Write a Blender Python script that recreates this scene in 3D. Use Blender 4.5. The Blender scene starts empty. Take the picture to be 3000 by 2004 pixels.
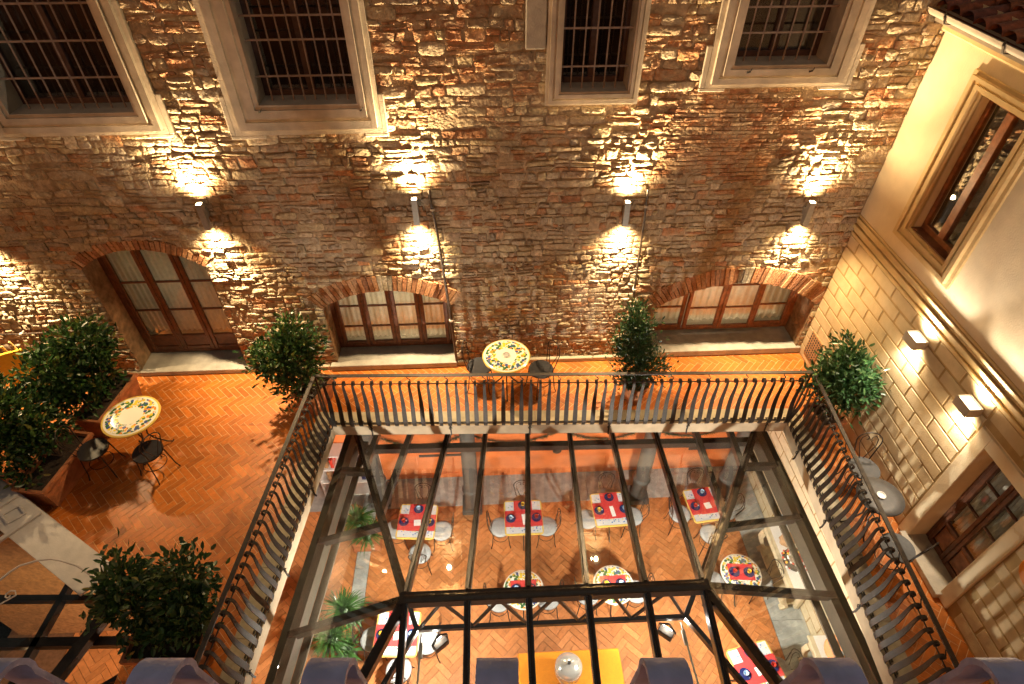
import bpy, bmesh, math, random
from mathutils import Vector, Matrix, noise

R = math.radians
rnd = random.Random(7)
scene = bpy.context.scene
COL = scene.collection

# ------------------------------------------------------------------ camera, sky, exposure
cam_d = bpy.data.cameras.new("camera")
cam = bpy.data.objects.new("camera", cam_d)
COL.objects.link(cam)
cam.location = (5.632, -7.041, 7.0)
cam.rotation_euler = (R(90 - 43), 0, R(-2.716))
cam_d.sensor_width = 36.0
cam_d.lens = 20.98
cam_d.clip_start = 0.05
cam_d.clip_end = 500
scene.camera = cam

world = bpy.data.worlds.new("World")
scene.world = world
world.use_nodes = True
wn = world.node_tree.nodes
wl = world.node_tree.links
bg = wn["Background"]
sky = wn.new("ShaderNodeTexSky")
sky.sky_type = 'NISHITA'
sky.sun_disc = False
sky.sun_elevation = R(1.0)
sky.sun_rotation = R(200)
sky.altitude = 50
sky.dust_density = 3.0
tintn = wn.new("ShaderNodeMixRGB"); tintn.blend_type = 'MULTIPLY'; tintn.inputs[0].default_value = 1.0
tintn.inputs[2].default_value = (1.0, 0.71, 0.49, 1)          # sodium-lit town haze
wl.new(sky.outputs["Color"], tintn.inputs[1]); wl.new(tintn.outputs[0], bg.inputs["Color"])
bg.inputs["Strength"].default_value = 0.26

sun_d = bpy.data.lights.new("sun", 'SUN')
sun_d.energy = 0.012
sun_d.angle = R(12)
sun_d.color = (0.75, 0.8, 1.0)
sun = bpy.data.objects.new("sun", sun_d)
COL.objects.link(sun)
sun.rotation_euler = (R(35), 0, R(20))

scene.view_settings.view_transform = 'Standard'
scene.view_settings.look = 'None'
scene.view_settings.exposure = 0.52
scene.view_settings.gamma = 1.0
scene.view_settings.use_curve_mapping = False
cy = scene.cycles
cy.use_denoising = True
cy.max_bounces = 6
cy.diffuse_bounces = 3
cy.glossy_bounces = 2
cy.use_adaptive_sampling = True
cy.adaptive_threshold = 0.03
cy.transparent_max_bounces = 12
cy.caustics_reflective = False
cy.caustics_refractive = False
cy.sample_clamp_indirect = 6.0
cy.blur_glossy = 0.5

LAMP_UP, LAMP_DOWN = 260.0, 280.0
BOX_UP, BOX_DOWN = 150.0, 70.0
FLOOD = 52.0
WARM = (1.0, 0.70, 0.36)
WARM2 = (1.0, 0.78, 0.50)
NEUT = (1.0, 0.86, 0.68)

# ------------------------------------------------------------------ helpers
def wloc(o):
    v = Vector((0, 0, 0))
    while o is not None:
        v += o.location
        o = o.parent
    return v

def link(o, parent=None):
    COL.objects.link(o)
    if parent is not None:
        o.parent = parent
    return o

def thing(name, label, cat, loc=(0, 0, 0), rz=0.0, group=None):
    o = bpy.data.objects.new(name, None)
    o.empty_display_size = 0.1
    o.location = loc
    o.rotation_euler = (0, 0, rz)
    o["label"] = label
    o["category"] = cat
    if group:
        o["group"] = group
    return link(o)

def tag(o, label, cat, group=None):
    o["label"] = label
    o["category"] = cat
    if group:
        o["group"] = group
    return o

def dup(root, loc, rz, label, group=None, sc=None):
    def cp(o, par):
        c = o.copy()
        COL.objects.link(c)
        c.parent = par
        for ch in list(o.children):
            cp(ch, c)
        return c
    r = cp(root, None)
    r.location = loc
    r.rotation_euler = (0, 0, rz)
    r["label"] = label
    if group:
        r["group"] = group
    return r

class MB:
    def __init__(s):
        s.v = []; s.f = []; s.c = None
    def add(s, vs, fs, col=None):
        b = len(s.v)
        s.v.extend([tuple(p) for p in vs])
        s.f.extend([tuple(i + b for i in f) for f in fs])
        if col is not None:
            if s.c is None:
                s.c = []
            s.c.extend([col] * len(vs))
        return s
    def box(s, x0, x1, y0, y1, z0, z1, col=None):
        vs = [(x, y, z) for x in (x0, x1) for y in (y0, y1) for z in (z0, z1)]
        fs = [(0, 1, 3, 2), (4, 6, 7, 5), (0, 4, 5, 1), (2, 3, 7, 6), (0, 2, 6, 4), (1, 5, 7, 3)]
        return s.add(vs, fs, col)
    def cbox(s, x0, x1, y0, y1, z0, z1, ch=0.006, col=None):
        bm = bmesh.new()
        bmesh.ops.create_cube(bm, size=1.0)
        for v in bm.verts:
            v.co = Vector(((x0 + x1) / 2 + v.co.x * (x1 - x0), (y0 + y1) / 2 + v.co.y * (y1 - y0), (z0 + z1) / 2 + v.co.z * (z1 - z0)))
        bmesh.ops.bevel(bm, geom=list(bm.edges), offset=ch, segments=1, affect='EDGES', profile=0.5)
        bm.verts.index_update()
        s.add([v.co for v in bm.verts], [[v.index for v in f.verts] for f in bm.faces], col)
        bm.free()
        return s
    def beam(s, a, b, w, h, up=(0, 0, 1), col=None):
        a = Vector(a); b = Vector(b)
        t = (b - a).normalized()
        side = t.cross(Vector(up)).normalized()
        n = side.cross(t).normalized()
        vs = []
        for p in (a, b):
            for i, j in ((-1, -1), (1, -1), (1, 1), (-1, 1)):
                vs.append(p + side * (i * w / 2) + n * (j * h / 2))
        return s.add(vs, [(0, 1, 2, 3), (7, 6, 5, 4), (0, 4, 5, 1), (1, 5, 6, 2), (2, 6, 7, 3), (3, 7, 4, 0)], col)
    def tube(s, pts, r, n=6, closed=False, col=None):
        pts = [Vector(p) for p in pts]
        m = len(pts)
        rs = r if isinstance(r, (list, tuple)) else [r] * m
        ref = Vector((0.13, 0.27, 0.95)).normalized()
        vs = []; fs = []
        prev = None
        for i, p in enumerate(pts):
            a = pts[i - 1] if (i > 0 or closed) else p
            b = pts[(i + 1) % m] if (i < m - 1 or closed) else p
            t = (b - a)
            if t.length < 1e-7:
                t = Vector((0, 0, 1))
            t.normalize()
            u = prev if prev is not None else t.cross(ref)
            if u.length < 1e-4:
                u = t.cross(Vector((1, 0, 0)))
            u = (u - t * u.dot(t))
            if u.length < 1e-5:
                u = t.orthogonal()
            u.normalize()
            prev = u
            w = t.cross(u)
            for k in range(n):
                an = 2 * math.pi * k / n
                vs.append(p + (u * math.cos(an) + w * math.sin(an)) * rs[i])
        seg = m if closed else m - 1
        for i in range(seg):
            j = (i + 1) % m
            for k in range(n):
                l = (k + 1) % n
                fs.append((i * n + k, i * n + l, j * n + l, j * n + k))
        if not closed:
            fs.append(tuple(range(n - 1, -1, -1)))
            fs.append(tuple(range((m - 1) * n, m * n)))
        return s.add(vs, fs, col)
    def strip(s, pts, wdir, w, th, col=None):
        pts = [Vector(p) for p in pts]
        wd = Vector(wdir).normalized()
        m = len(pts)
        ws = w if isinstance(w, (list, tuple)) else [w] * m
        vs = []; fs = []
        for i, p in enumerate(pts):
            t = (pts[min(i + 1, m - 1)] - pts[max(i - 1, 0)]).normalized()
            nn = t.cross(wd).normalized()
            for a, b in ((-1, -1), (1, -1), (1, 1), (-1, 1)):
                vs.append(p + wd * (a * ws[i] / 2) + nn * (b * th / 2))
        for i in range(m - 1):
            for k in range(4):
                l = (k + 1) % 4
                fs.append((i * 4 + k, i * 4 + l, i * 4 + 4 + l, i * 4 + 4 + k))
        fs.append((3, 2, 1, 0)); e = (m - 1) * 4
        fs.append((e, e + 1, e + 2, e + 3))
        return s.add(vs, fs, col)
    def lathe(s, prof, n=24, c=(0, 0, 0), col=None):
        vs = []; fs = []
        for r, z in prof:
            for k in range(n):
                a = 2 * math.pi * k / n
                vs.append((c[0] + r * math.cos(a), c[1] + r * math.sin(a), c[2] + z))
        for i in range(len(prof) - 1):
            for k in range(n):
                l = (k + 1) % n
                fs.append((i * n + k, i * n + l, i * n + n + l, i * n + n + k))
        fs.append(tuple(range(n - 1, -1, -1)))
        e = (len(prof) - 1) * n
        fs.append(tuple(range(e, e + n)))
        return s.add(vs, fs, col)
    def prism(s, poly, O, U, V, N, d0, d1, ch=0.0, col=None, cap0=False):
        O = Vector(O); U = Vector(U); V = Vector(V); N = Vector(N)
        m = len(poly)
        cx = sum(p[0] for p in poly) / m; cyy = sum(p[1] for p in poly) / m
        rings = [(0.0, d0)]
        if ch > 0:
            rings += [(0.0, d1 - ch * 0.7), (ch, d1)]
        else:
            rings += [(0.0, d1)]
        vs = []; fs = []
        for ins, d in rings:
            for a, b in poly:
                dx, dy = a - cx, b - cyy
                l = math.hypot(dx, dy) or 1
                k = max(0.0, 1 - ins * 1.35 / l)
                vs.append(O + U * (cx + dx * k) + V * (cyy + dy * k) + N * d)
        for r in range(len(rings) - 1):
            for i in range(m):
                j = (i + 1) % m
                fs.append((r * m + i, r * m + j, r * m + m + j, r * m + m + i))
        fs.append(tuple((len(rings) - 1) * m + i for i in range(m)))
        if cap0:
            fs.append(tuple(range(m - 1, -1, -1)))
        return s.add(vs, fs, col)
    def build(s, name, mat, parent=None, smooth=False, world=True, origin=None, kind=None, sharp=40, recalc=True):
        off = Vector((0, 0, 0))
        if parent is not None and world:
            off = wloc(parent)
        loc = Vector((0, 0, 0))
        if origin is not None:
            loc = Vector(origin) - off
            off = Vector(origin)
        me = bpy.data.meshes.new(name)
        me.from_pydata([(p[0] - off.x, p[1] - off.y, p[2] - off.z) for p in s.v], [], s.f)
        if s.c is not None:
            ca = me.color_attributes.new("tint", 'FLOAT_COLOR', 'POINT')
            flat = []
            for c in s.c:
                flat.extend((c[0], c[1], c[2], 1.0))
            ca.data.foreach_set("color", flat)
        if recalc:
            bm = bmesh.new(); bm.from_mesh(me)
            bmesh.ops.recalc_face_normals(bm, faces=bm.faces)
            bm.to_mesh(me); bm.free()
        if smooth:
            me.polygons.foreach_set("use_smooth", [True] * len(me.polygons))
            if sharp:
                me.set_sharp_from_angle(angle=R(sharp))
        me.update()
        o = bpy.data.objects.new(name, me)
        o.location = loc
        if mat is not None:
            me.materials.append(mat)
        if kind:
            o["kind"] = kind
        return link(o, parent)

def center(vs):
    n = len(vs)
    return (sum(p[0] for p in vs) / n, sum(p[1] for p in vs) / n, sum(p[2] for p in vs) / n)

# ------------------------------------------------------------------ materials
def mat(name, color, rough=0.7, metal=0.0, var=0.25, scale=6.0, bump=0.0, bscale=40.0, spec=0.5, attr=False, var2=0.0, scale2=1.0, transl=0.0, coat=0.0):
    m = bpy.data.materials.new(name); m.use_nodes = True
    nt = m.node_tree; N = nt.nodes; L = nt.links
    b = N["Principled BSDF"]
    b.inputs["Roughness"].default_value = rough
    b.inputs["Metallic"].default_value = metal
    b.inputs["Specular IOR Level"].default_value = spec
    b.inputs["Coat Weight"].default_value = coat
    tc = N.new("ShaderNodeTexCoord")
    geo = N.new("ShaderNodeNewGeometry")
    pos = geo.outputs["Position"]
    if attr:
        at = N.new("ShaderNodeAttribute"); at.attribute_name = "tint"
        base = at.outputs["Color"]
    else:
        rgb = N.new("ShaderNodeRGB"); rgb.outputs[0].default_value = (*color, 1)
        base = rgb.outputs[0]
    def vary(base, sc, amt, det=2.0):
        nz = N.new("ShaderNodeTexNoise"); nz.inputs["Scale"].default_value = sc; nz.inputs["Detail"].default_value = det
        L.new(pos, nz.inputs["Vector"])
        mr = N.new("ShaderNodeMapRange")
        mr.inputs["From Min"].default_value = 0.3; mr.inputs["From Max"].default_value = 0.7
        mr.inputs["To Min"].default_value = 1 - amt; mr.inputs["To Max"].default_value = 1 + amt
        L.new(nz.outputs["Fac"], mr.inputs["Value"])
        mx = N.new("ShaderNodeVectorMath"); mx.operation = 'SCALE'
        L.new(base, mx.inputs[0]); L.new(mr.outputs[0], mx.inputs["Scale"])
        return mx.outputs[0]
    if var:
        base = vary(base, scale, var)
    if var2:
        base = vary(base, scale2, var2, 1.0)
    L.new(base, b.inputs["Base Color"])
    if transl:
        b.inputs["Transmission Weight"].default_value = 0.0
        tr = N.new("ShaderNodeBsdfTranslucent"); L.new(base, tr.inputs["Color"])
        mx = N.new("ShaderNodeMixShader"); mx.inputs[0].default_value = transl
        L.new(b.outputs[0], mx.inputs[1]); L.new(tr.outputs[0], mx.inputs[2])
        L.new(mx.outputs[0], N["Material Output"].inputs["Surface"])
    if bump:
        nz = N.new("ShaderNodeTexNoise"); nz.inputs["Scale"].default_value = bscale; nz.inputs["Detail"].default_value = 2.5
        L.new(pos, nz.inputs["Vector"])
        bp = N.new("ShaderNodeBump"); bp.inputs["Strength"].default_value = bump; bp.inputs["Distance"].default_value = 0.02
        L.new(nz.outputs["Fac"], bp.inputs["Height"]); L.new(bp.outputs[0], b.inputs["Normal"])
    return m

def emis(name, color, strength):
    m = bpy.data.materials.new(name); m.use_nodes = True
    nt = m.node_tree; N = nt.nodes
    b = N["Principled BSDF"]
    b.inputs["Base Color"].default_value = (*color, 1)
    b.inputs["Emission Color"].default_value = (*color, 1)
    b.inputs["Emission Strength"].default_value = strength
    return m

def glass(name, tint=(0.97, 0.98, 0.97), rough=0.02, boost=1.0):
    m = bpy.data.materials.new(name); m.use_nodes = True
    nt = m.node_tree; N = nt.nodes; L = nt.links
    N.remove(N["Principled BSDF"])
    tr = N.new("ShaderNodeBsdfTransparent"); tr.inputs["Color"].default_value = (*tint, 1)
    gl = N.new("ShaderNodeBsdfGlossy"); gl.inputs["Roughness"].default_value = rough
    fr = N.new("ShaderNodeLayerWeight"); fr.inputs["Blend"].default_value = 0.5
    pw = N.new("ShaderNodeMath"); pw.operation = 'POWER'; pw.inputs[1].default_value = 5.0
    L.new(fr.outputs["Facing"], pw.inputs[0])
    mu = N.new("ShaderNodeMath"); mu.operation = 'MULTIPLY_ADD'; mu.inputs[1].default_value = 0.92; mu.inputs[2].default_value = 0.055 * boost; mu.use_clamp = True
    L.new(pw.outputs[0], mu.inputs[0])
    mx = N.new("ShaderNodeMixShader")
    L.new(mu.outputs[0], mx.inputs[0]); L.new(tr.outputs[0], mx.inputs[1]); L.new(gl.outputs[0], mx.inputs[2])
    L.new(mx.outputs[0], N["Material Output"].inputs["Surface"])
    return m

def ceramic(name, r0, r1, square=False, ground=(0.82, 0.80, 0.70)):
    """hand painted majolica: a ring of lemons, leaves and blue flowers on a cream glaze"""
    m = bpy.data.materials.new(name); m.use_nodes = True
    nt = m.node_tree; N = nt.nodes; L = nt.links
    b = N["Principled BSDF"]; b.inputs["Roughness"].default_value = 0.12; b.inputs["Coat Weight"].default_value = 0.4
    tc = N.new("ShaderNodeTexCoord")
    sep = N.new("ShaderNodeSeparateXYZ"); L.new(tc.outputs["Object"], sep.inputs[0])
    if square:
        ax = N.new("ShaderNodeMath"); ax.operation = 'ABSOLUTE'; L.new(sep.outputs[0], ax.inputs[0])
        ay = N.new("ShaderNodeMath"); ay.operation = 'ABSOLUTE'; L.new(sep.outputs[1], ay.inputs[0])
        rr = N.new("ShaderNodeMath"); rr.operation = 'MAXIMUM'; L.new(ax.outputs[0], rr.inputs[0]); L.new(ay.outputs[0], rr.inputs[1])
    else:
        cb = N.new("ShaderNodeCombineXYZ"); L.new(sep.outputs[0], cb.inputs[0]); L.new(sep.outputs[1], cb.inputs[1])
        rr = N.new("ShaderNodeVectorMath"); rr.operation = 'LENGTH'; L.new(cb.outputs[0], rr.inputs[0])
    rout = rr.outputs["Value"] if not square else rr.outputs[0]
    vo = N.new("ShaderNodeTexVoronoi"); vo.inputs["Scale"].default_value = 24; L.new(tc.outputs["Object"], vo.inputs["Vector"])
    hs = N.new("ShaderNodeSeparateColor"); L.new(vo.outputs["Color"], hs.inputs[0])
    cr = N.new("ShaderNodeValToRGB"); L.new(hs.outputs[0], cr.inputs[0])
    cr.color_ramp.interpolation = 'CONSTANT'
    e = cr.color_ramp.elements
    pal = [(0, (0.05, 0.14, 0.06)), (0.3, (0.75, 0.55, 0.05)), (0.52, (0.10, 0.2, 0.03)), (0.68, (0.75, 0.28, 0.04)), (0.82, (0.06, 0.10, 0.28))]
    if square:
        pal = [(0, (0.10, 0.2, 0.5)), (0.35, (0.35, 0.5, 0.75)), (0.6, (0.1, 0.3, 0.12)), (0.75, (0.8, 0.6, 0.08)), (0.88, (0.12, 0.2, 0.55))]
    e[0].position = 0; e[0].color = (*pal[0][1], 1); e[1].position = pal[1][0]; e[1].color = (*pal[1][1], 1)
    for p, c in pal[2:]:
        q = e.new(p); q.color = (*c, 1)
    lt = N.new("ShaderNodeMath"); lt.operation = 'LESS_THAN'; lt.inputs[1].default_value = 0.62 if not square else 0.34
    L.new(vo.outputs["Distance"], lt.inputs[0])
    g1 = N.new("ShaderNodeMath"); g1.operation = 'GREATER_THAN'; g1.inputs[1].default_value = r0; L.new(rout, g1.inputs[0])
    g2 = N.new("ShaderNodeMath"); g2.operation = 'LESS_THAN'; g2.inputs[1].default_value = r1; L.new(rout, g2.inputs[0])
    m1 = N.new("ShaderNodeMath"); m1.operation = 'MULTIPLY'; L.new(lt.outputs[0], m1.inputs[0]); L.new(g1.outputs[0], m1.inputs[1])
    m2 = N.new("ShaderNodeMath"); m2.operation = 'MULTIPLY'; L.new(m1.outputs[0], m2.inputs[0]); L.new(g2.outputs[0], m2.inputs[1])
    mix = N.new("ShaderNodeMixRGB"); mix.inputs[1].default_value = (*ground, 1)
    L.new(m2.outputs[0], mix.inputs[0]); L.new(cr.outputs[0], mix.inputs[2])
    ed = N.new("ShaderNodeMath"); ed.operation = 'GREATER_THAN'; ed.inputs[1].default_value = r1 + 0.028; L.new(rout, ed.inputs[0])
    mix2 = N.new("ShaderNodeMixRGB"); mix2.inputs[2].default_value = (0.72, 0.52, 0.12, 1)
    L.new(ed.outputs[0], mix2.inputs[0]); L.new(mix.outputs[0], mix2.inputs[1])
    L.new(mix2.outputs[0], b.inputs["Base Color"])
    return m

M_STONE = mat("rubble_stone", (0.4, 0.35, 0.27), rough=0.9, attr=True, var=0.30, scale=22, bump=1.0, bscale=24, var2=0.22, scale2=2.2, spec=0.3)
def smear(m, color, scale=4.5, lo=0.50, hi=0.64, amt=0.75, dist=0.035, bdet=4.0):
    nt = m.node_tree; N = nt.nodes; L = nt.links
    b = N["Principled BSDF"]
    src = b.inputs["Base Color"].links[0].from_socket
    geo = N.new("ShaderNodeNewGeometry")
    nz = N.new("ShaderNodeTexNoise"); nz.inputs["Scale"].default_value = scale; nz.inputs["Detail"].default_value = 4; nz.inputs["Roughness"].default_value = 0.65
    L.new(geo.outputs["Position"], nz.inputs["Vector"])
    mr = N.new("ShaderNodeMapRange"); mr.inputs["From Min"].default_value = lo; mr.inputs["From Max"].default_value = hi; mr.inputs["To Max"].default_value = amt
    L.new(nz.outputs["Fac"], mr.inputs["Value"])
    mx = N.new("ShaderNodeMixRGB"); mx.inputs[2].default_value = (*color, 1)
    L.new(mr.outputs[0], mx.inputs[0]); L.new(src, mx.inputs[1]); L.new(mx.outputs[0], b.inputs["Base Color"])
    for n in N:
        if n.type == 'BUMP':
            n.inputs["Distance"].default_value = dist
            n.inputs["Height"].links[0].from_node.inputs["Detail"].default_value = bdet
smear(M_STONE, (0.40, 0.31, 0.20), 4.5, 0.44, 0.62, 0.8)
M_MORTAR = mat("lime_mortar", (0.36, 0.275, 0.18), rough=0.95, var=0.35, scale=9, bump=1.0, bscale=30, var2=0.3, scale2=1.6, spec=0.2)
M_REVEAL = mat("rough_plaster_reveal", (0.30, 0.19, 0.10), rough=0.9, var=0.35, scale=10, bump=0.9, bscale=18, var2=0.2, scale2=3)
M_BRICK = mat("arch_brick", (0.42, 0.16, 0.06), rough=0.9, attr=True, var=0.3, scale=30, bump=0.8, bscale=50, spec=0.25)
M_TRIM = mat("pietra_trim", (0.50, 0.44, 0.35), rough=0.75, var=0.14, scale=7, bump=0.25, bscale=60, var2=0.16, scale2=1.7)
M_SILL = mat("grey_sandstone", (0.40, 0.37, 0.31), rough=0.75, var=0.15, scale=8, bump=0.3, bscale=50, var2=0.15, scale2=2)
M_WOOD = mat("dark_walnut_wood", (0.13, 0.045, 0.018), rough=0.42, var=0.35, scale=14, bump=0.15, bscale=60)
M_WINW = mat("dark_violet_wood", (0.055, 0.03, 0.028), rough=0.5, var=0.3, scale=14)
M_WOOD2 = mat("chestnut_wood", (0.26, 0.09, 0.03), rough=0.4, var=0.35, scale=14, bump=0.15, bscale=60)
M_BAR = mat("painted_window_bar", (0.25, 0.19, 0.155), rough=0.6, var=0.2, scale=20)
M_DARK = mat("dark_room", (0.035, 0.028, 0.03), rough=0.9, var=0.3, scale=3)
M_ROOM = mat("room_plaster", (0.5, 0.42, 0.3), rough=0.9, var=0.1, scale=3)
M_CURTAIN = mat("cream_curtain", (0.78, 0.71, 0.56), rough=0.9, var=0.08, scale=14, transl=0.55)
M_GLASS = glass("window_glass", boost=2.0)
M_GLASS3 = glass("canopy_glass", tint=(0.9, 0.9, 0.86), rough=0.02, boost=0.7)
M_GLASS2 = glass("skylight_glass", tint=(0.95, 0.97, 0.96), rough=0.015, boost=2.3)
M_YELLOW = mat("yellow_plaster", (0.67, 0.56, 0.38), rough=0.85, var=0.06, scale=5, bump=0.12, bscale=50, var2=0.10, scale2=0.9)
M_BLOCK = mat("ochre_ashlar_render", (0.53, 0.415, 0.25), rough=0.85, var=0.08, scale=9, bump=0.2, bscale=60, var2=0.12, scale2=1.5)
M_JOINT = mat("ashlar_joint", (0.36, 0.24, 0.10), rough=0.9, var=0.15, scale=9, bump=0.2, bscale=60)
M_MOULD = mat("ochre_moulding", (0.58, 0.43, 0.21), rough=0.8, var=0.08, scale=8, bump=0.15, bscale=60)
M_TILE = mat("terracotta_tile", (0.55, 0.19, 0.05), rough=0.42, attr=True, var=0.14, scale=16, bump=0.12, bscale=60, var2=0.16, scale2=1.1)
smear(M_TILE, (0.38, 0.11, 0.018), 1.1, 0.50, 0.75, 0.4, 0.02, 2.5)
smear(M_YELLOW, (0.50, 0.38, 0.22), 1.3, 0.52, 0.78, 0.45, 0.02, 2.5)
smear(M_BLOCK, (0.44, 0.31, 0.15), 1.7, 0.48, 0.75, 0.5, 0.02, 2.5)
M_TILE2 = mat("hall_terracotta", (0.55, 0.25, 0.12), rough=0.4, attr=True, var=0.12, scale=16, bump=0.1, bscale=60, var2=0.14, scale2=1.1)
M_GROUT = mat("pale_grout", (0.64, 0.40, 0.19), rough=0.9, var=0.12, scale=20)
M_GROUT2 = mat("dark_grout", (0.22, 0.11, 0.055), rough=0.9, var=0.2, scale=20)
M_SLAB = mat("slab_plaster", (0.42, 0.33, 0.23), rough=0.85, var=0.12, scale=6, bump=0.2, bscale=40, var2=0.15, scale2=1.2)
M_KERB = mat("kerb_sandstone", (0.42, 0.36, 0.25), rough=0.75, var=0.14, scale=9, bump=0.25, bscale=50)
M_IRON = mat("wrought_iron", (0.026, 0.018, 0.014), rough=0.5, metal=0.2, var=0.35, scale=30, bump=0.2, bscale=80)
M_IRON2 = mat("bronze_painted_iron", (0.075, 0.055, 0.04), rough=0.45, metal=0.3, var=0.3, scale=20)
M_IRON2D = mat("worn_handrail_iron", (0.04, 0.03, 0.024), rough=0.55, metal=0.1, var=0.3, scale=20)
M_IRON3 = mat("cool_light_tinted_iron", (0.46, 0.45, 0.74), rough=0.42, metal=0.1, var=0.2, scale=40, bump=0.15, bscale=120)  # cool sky light put into the iron's violet-blue base colour
M_STEEL = mat("roof_steel_paint", (0.022, 0.016, 0.014), rough=0.28, metal=0.25, var=0.3, scale=12, bump=0.1, bscale=40)
M_STEELG = mat("eave_beam_paint", (0.05, 0.045, 0.033), rough=0.45, metal=0.1, var=0.2, scale=8, bump=0.1, bscale=40)
M_LAMP = mat("lamp_housing", (0.32, 0.30, 0.27), rough=0.4, metal=0.4, var=0.1, scale=30)
M_LENS = emis("lamp_lens", (1.0, 0.82, 0.5), 55.0)
M_BOXH = mat("tan_lamp_box", (0.38, 0.33, 0.27), rough=0.5, var=0.05)
M_LENS3 = emis("frosted_lens", (1.0, 0.86, 0.6), 5.0)
M_LENS2 = emis("flood_lens", (1.0, 0.93, 0.82), 40.0)
M_ORANGE = mat("orange_plaster", (0.72, 0.20, 0.055), rough=0.55, var=0.14, scale=4, bump=0.15, bscale=30, var2=0.16, scale2=1.2)
M_PIETRA = mat("grey_pietra_floor", (0.40, 0.42, 0.40), rough=0.3, var=0.2, scale=3, bump=0.1, bscale=30, var2=0.15, scale2=10)
M_COLUMN = mat("grey_column_stone", (0.085, 0.08, 0.072), rough=0.6, var=0.12, scale=6, bump=0.2, bscale=50)
M_TERRA = mat("terracotta_pot", (0.40, 0.15, 0.06), rough=0.75, var=0.25, scale=9, bump=0.3, bscale=40, var2=0.2, scale2=3)
M_LEAF = mat("glossy_leaf", (0.05, 0.12, 0.03), rough=0.35, attr=True, var=0.2, scale=30, transl=0.25, spec=0.6)
M_TRUNK = mat("shrub_bark", (0.12, 0.08, 0.05), rough=0.9, var=0.3, scale=30, bump=0.5, bscale=60)
M_SOIL = mat("potting_soil", (0.04, 0.025, 0.015), rough=1.0, var=0.4, scale=40, bump=0.6, bscale=60)
M_CER = ceramic("lemon_majolica", 0.155, 0.315)
M_CERS = ceramic("blue_majolica", 0.2, 0.29, square=True, ground=(0.62, 0.66, 0.70))
M_GREYTOP = mat("slate_grey_top", (0.055, 0.052, 0.05), rough=0.5, var=0.15, scale=30)
M_SEAT = mat("black_seat_pad", (0.018, 0.018, 0.022), rough=0.5, var=0.3, scale=30)
M_SEATG = mat("grey_seat", (0.06, 0.058, 0.056), rough=0.4, var=0.15, scale=20)
M_CUSH = mat("white_cushion", (0.40, 0.42, 0.43), rough=0.9, var=0.06, scale=20)
M_RED = mat("red_cotton", (0.62, 0.045, 0.045), rough=0.85, var=0.08, scale=40)
M_NAVY = mat("navy_glaze", (0.018, 0.025, 0.11), rough=0.15, var=0.1, scale=30, coat=0.3)
M_CUPR = mat("red_glaze", (0.55, 0.05, 0.03), rough=0.15, var=0.1, scale=30, coat=0.3)
M_CUPB = mat("pale_blue_glaze", (0.45, 0.62, 0.80), rough=0.15, var=0.05, scale=30, coat=0.3)
M_CUPY = mat("yellow_glaze", (0.75, 0.48, 0.05), rough=0.15, var=0.05, scale=30, coat=0.3)
M_WHITE = mat("white_glaze", (0.8, 0.8, 0.78), rough=0.2, var=0.03, scale=20, coat=0.3)
M_PAINT = mat("white_paint", (0.60, 0.56, 0.54), rough=0.6, var=0.1, scale=8, bump=0.1, bscale=60)
M_YCLOTH = mat("mustard_tablecloth", (0.80, 0.27, 0.008), rough=0.85, var=0.05, scale=20)
M_CHROME = mat("polished_steel", (0.82, 0.82, 0.80), rough=0.16, metal=0.55, var=0.02)
M_CREAM = mat("cream_painted_wood", (0.62, 0.54, 0.36), rough=0.6, var=0.1, scale=10, bump=0.1, bscale=50)
M_RATTAN = mat("honey_rattan", (0.62, 0.36, 0.11), rough=0.6, var=0.2, scale=30)
M_ROOFT = mat("old_roof_tile", (0.26, 0.10, 0.06), rough=0.9, attr=True, var=0.35, scale=16, bump=0.6, bscale=40)
M_GUTTER = mat("painted_gutter", (0.36, 0.31, 0.25), rough=0.5, var=0.08, scale=10)
M_TIN = mat("matt_white_panel", (0.75, 0.72, 0.68), rough=0.5, var=0.04)
M_ORPANEL = mat("orange_lacquer", (0.70, 0.24, 0.03), rough=0.5, var=0.06, scale=6)
M_PAPER = mat("white_paper", (0.8, 0.8, 0.78), rough=0.9, var=0.05, scale=40)
M_BROWN = mat("kraft_brown", (0.36, 0.2, 0.09), rough=0.9, var=0.25, scale=18)

def px_size(p, w):
    c = Vector(cam.location)
    return w / max(0.1, (Vector(p) - c).length)

# ------------------------------------------------------------------ geometry constants (metres)
# back (stone) wall: plane y=0, courtyard on the negative y side; right (yellow) wall: plane x=XR
XR = 10.82
ZF = -3.4                                # floor of the glazed hall
P1 = Vector((3.20, -1.23)); P2 = Vector((10.07, -1.48)); PL = Vector((2.55, -7.6)); PR = Vector((9.66, -7.6))
DOORS = [dict(x0=-0.02, x1=1.65, zs=2.09, zc=2.385, ring=0.16, z0=0.10, dep=0.35),
         dict(x0=3.12, x1=5.03, zs=1.27, zc=1.555, ring=0.28, z0=0.12, dep=0.30),
         dict(x0=8.20, x1=10.72, zs=1.06, zc=1.505, ring=0.30, z0=0.13, dep=0.45)]
for d in DOORS:
    a = (d['x1'] - d['x0']) / 2; r = d['zc'] - d['zs']
    d['R'] = (a * a + r * r) / (2 * r); d['cx'] = (d['x0'] + d['x1']) / 2; d['cz'] = d['zc'] - d['R']
    d['th'] = math.asin(a / d['R'])
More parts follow.
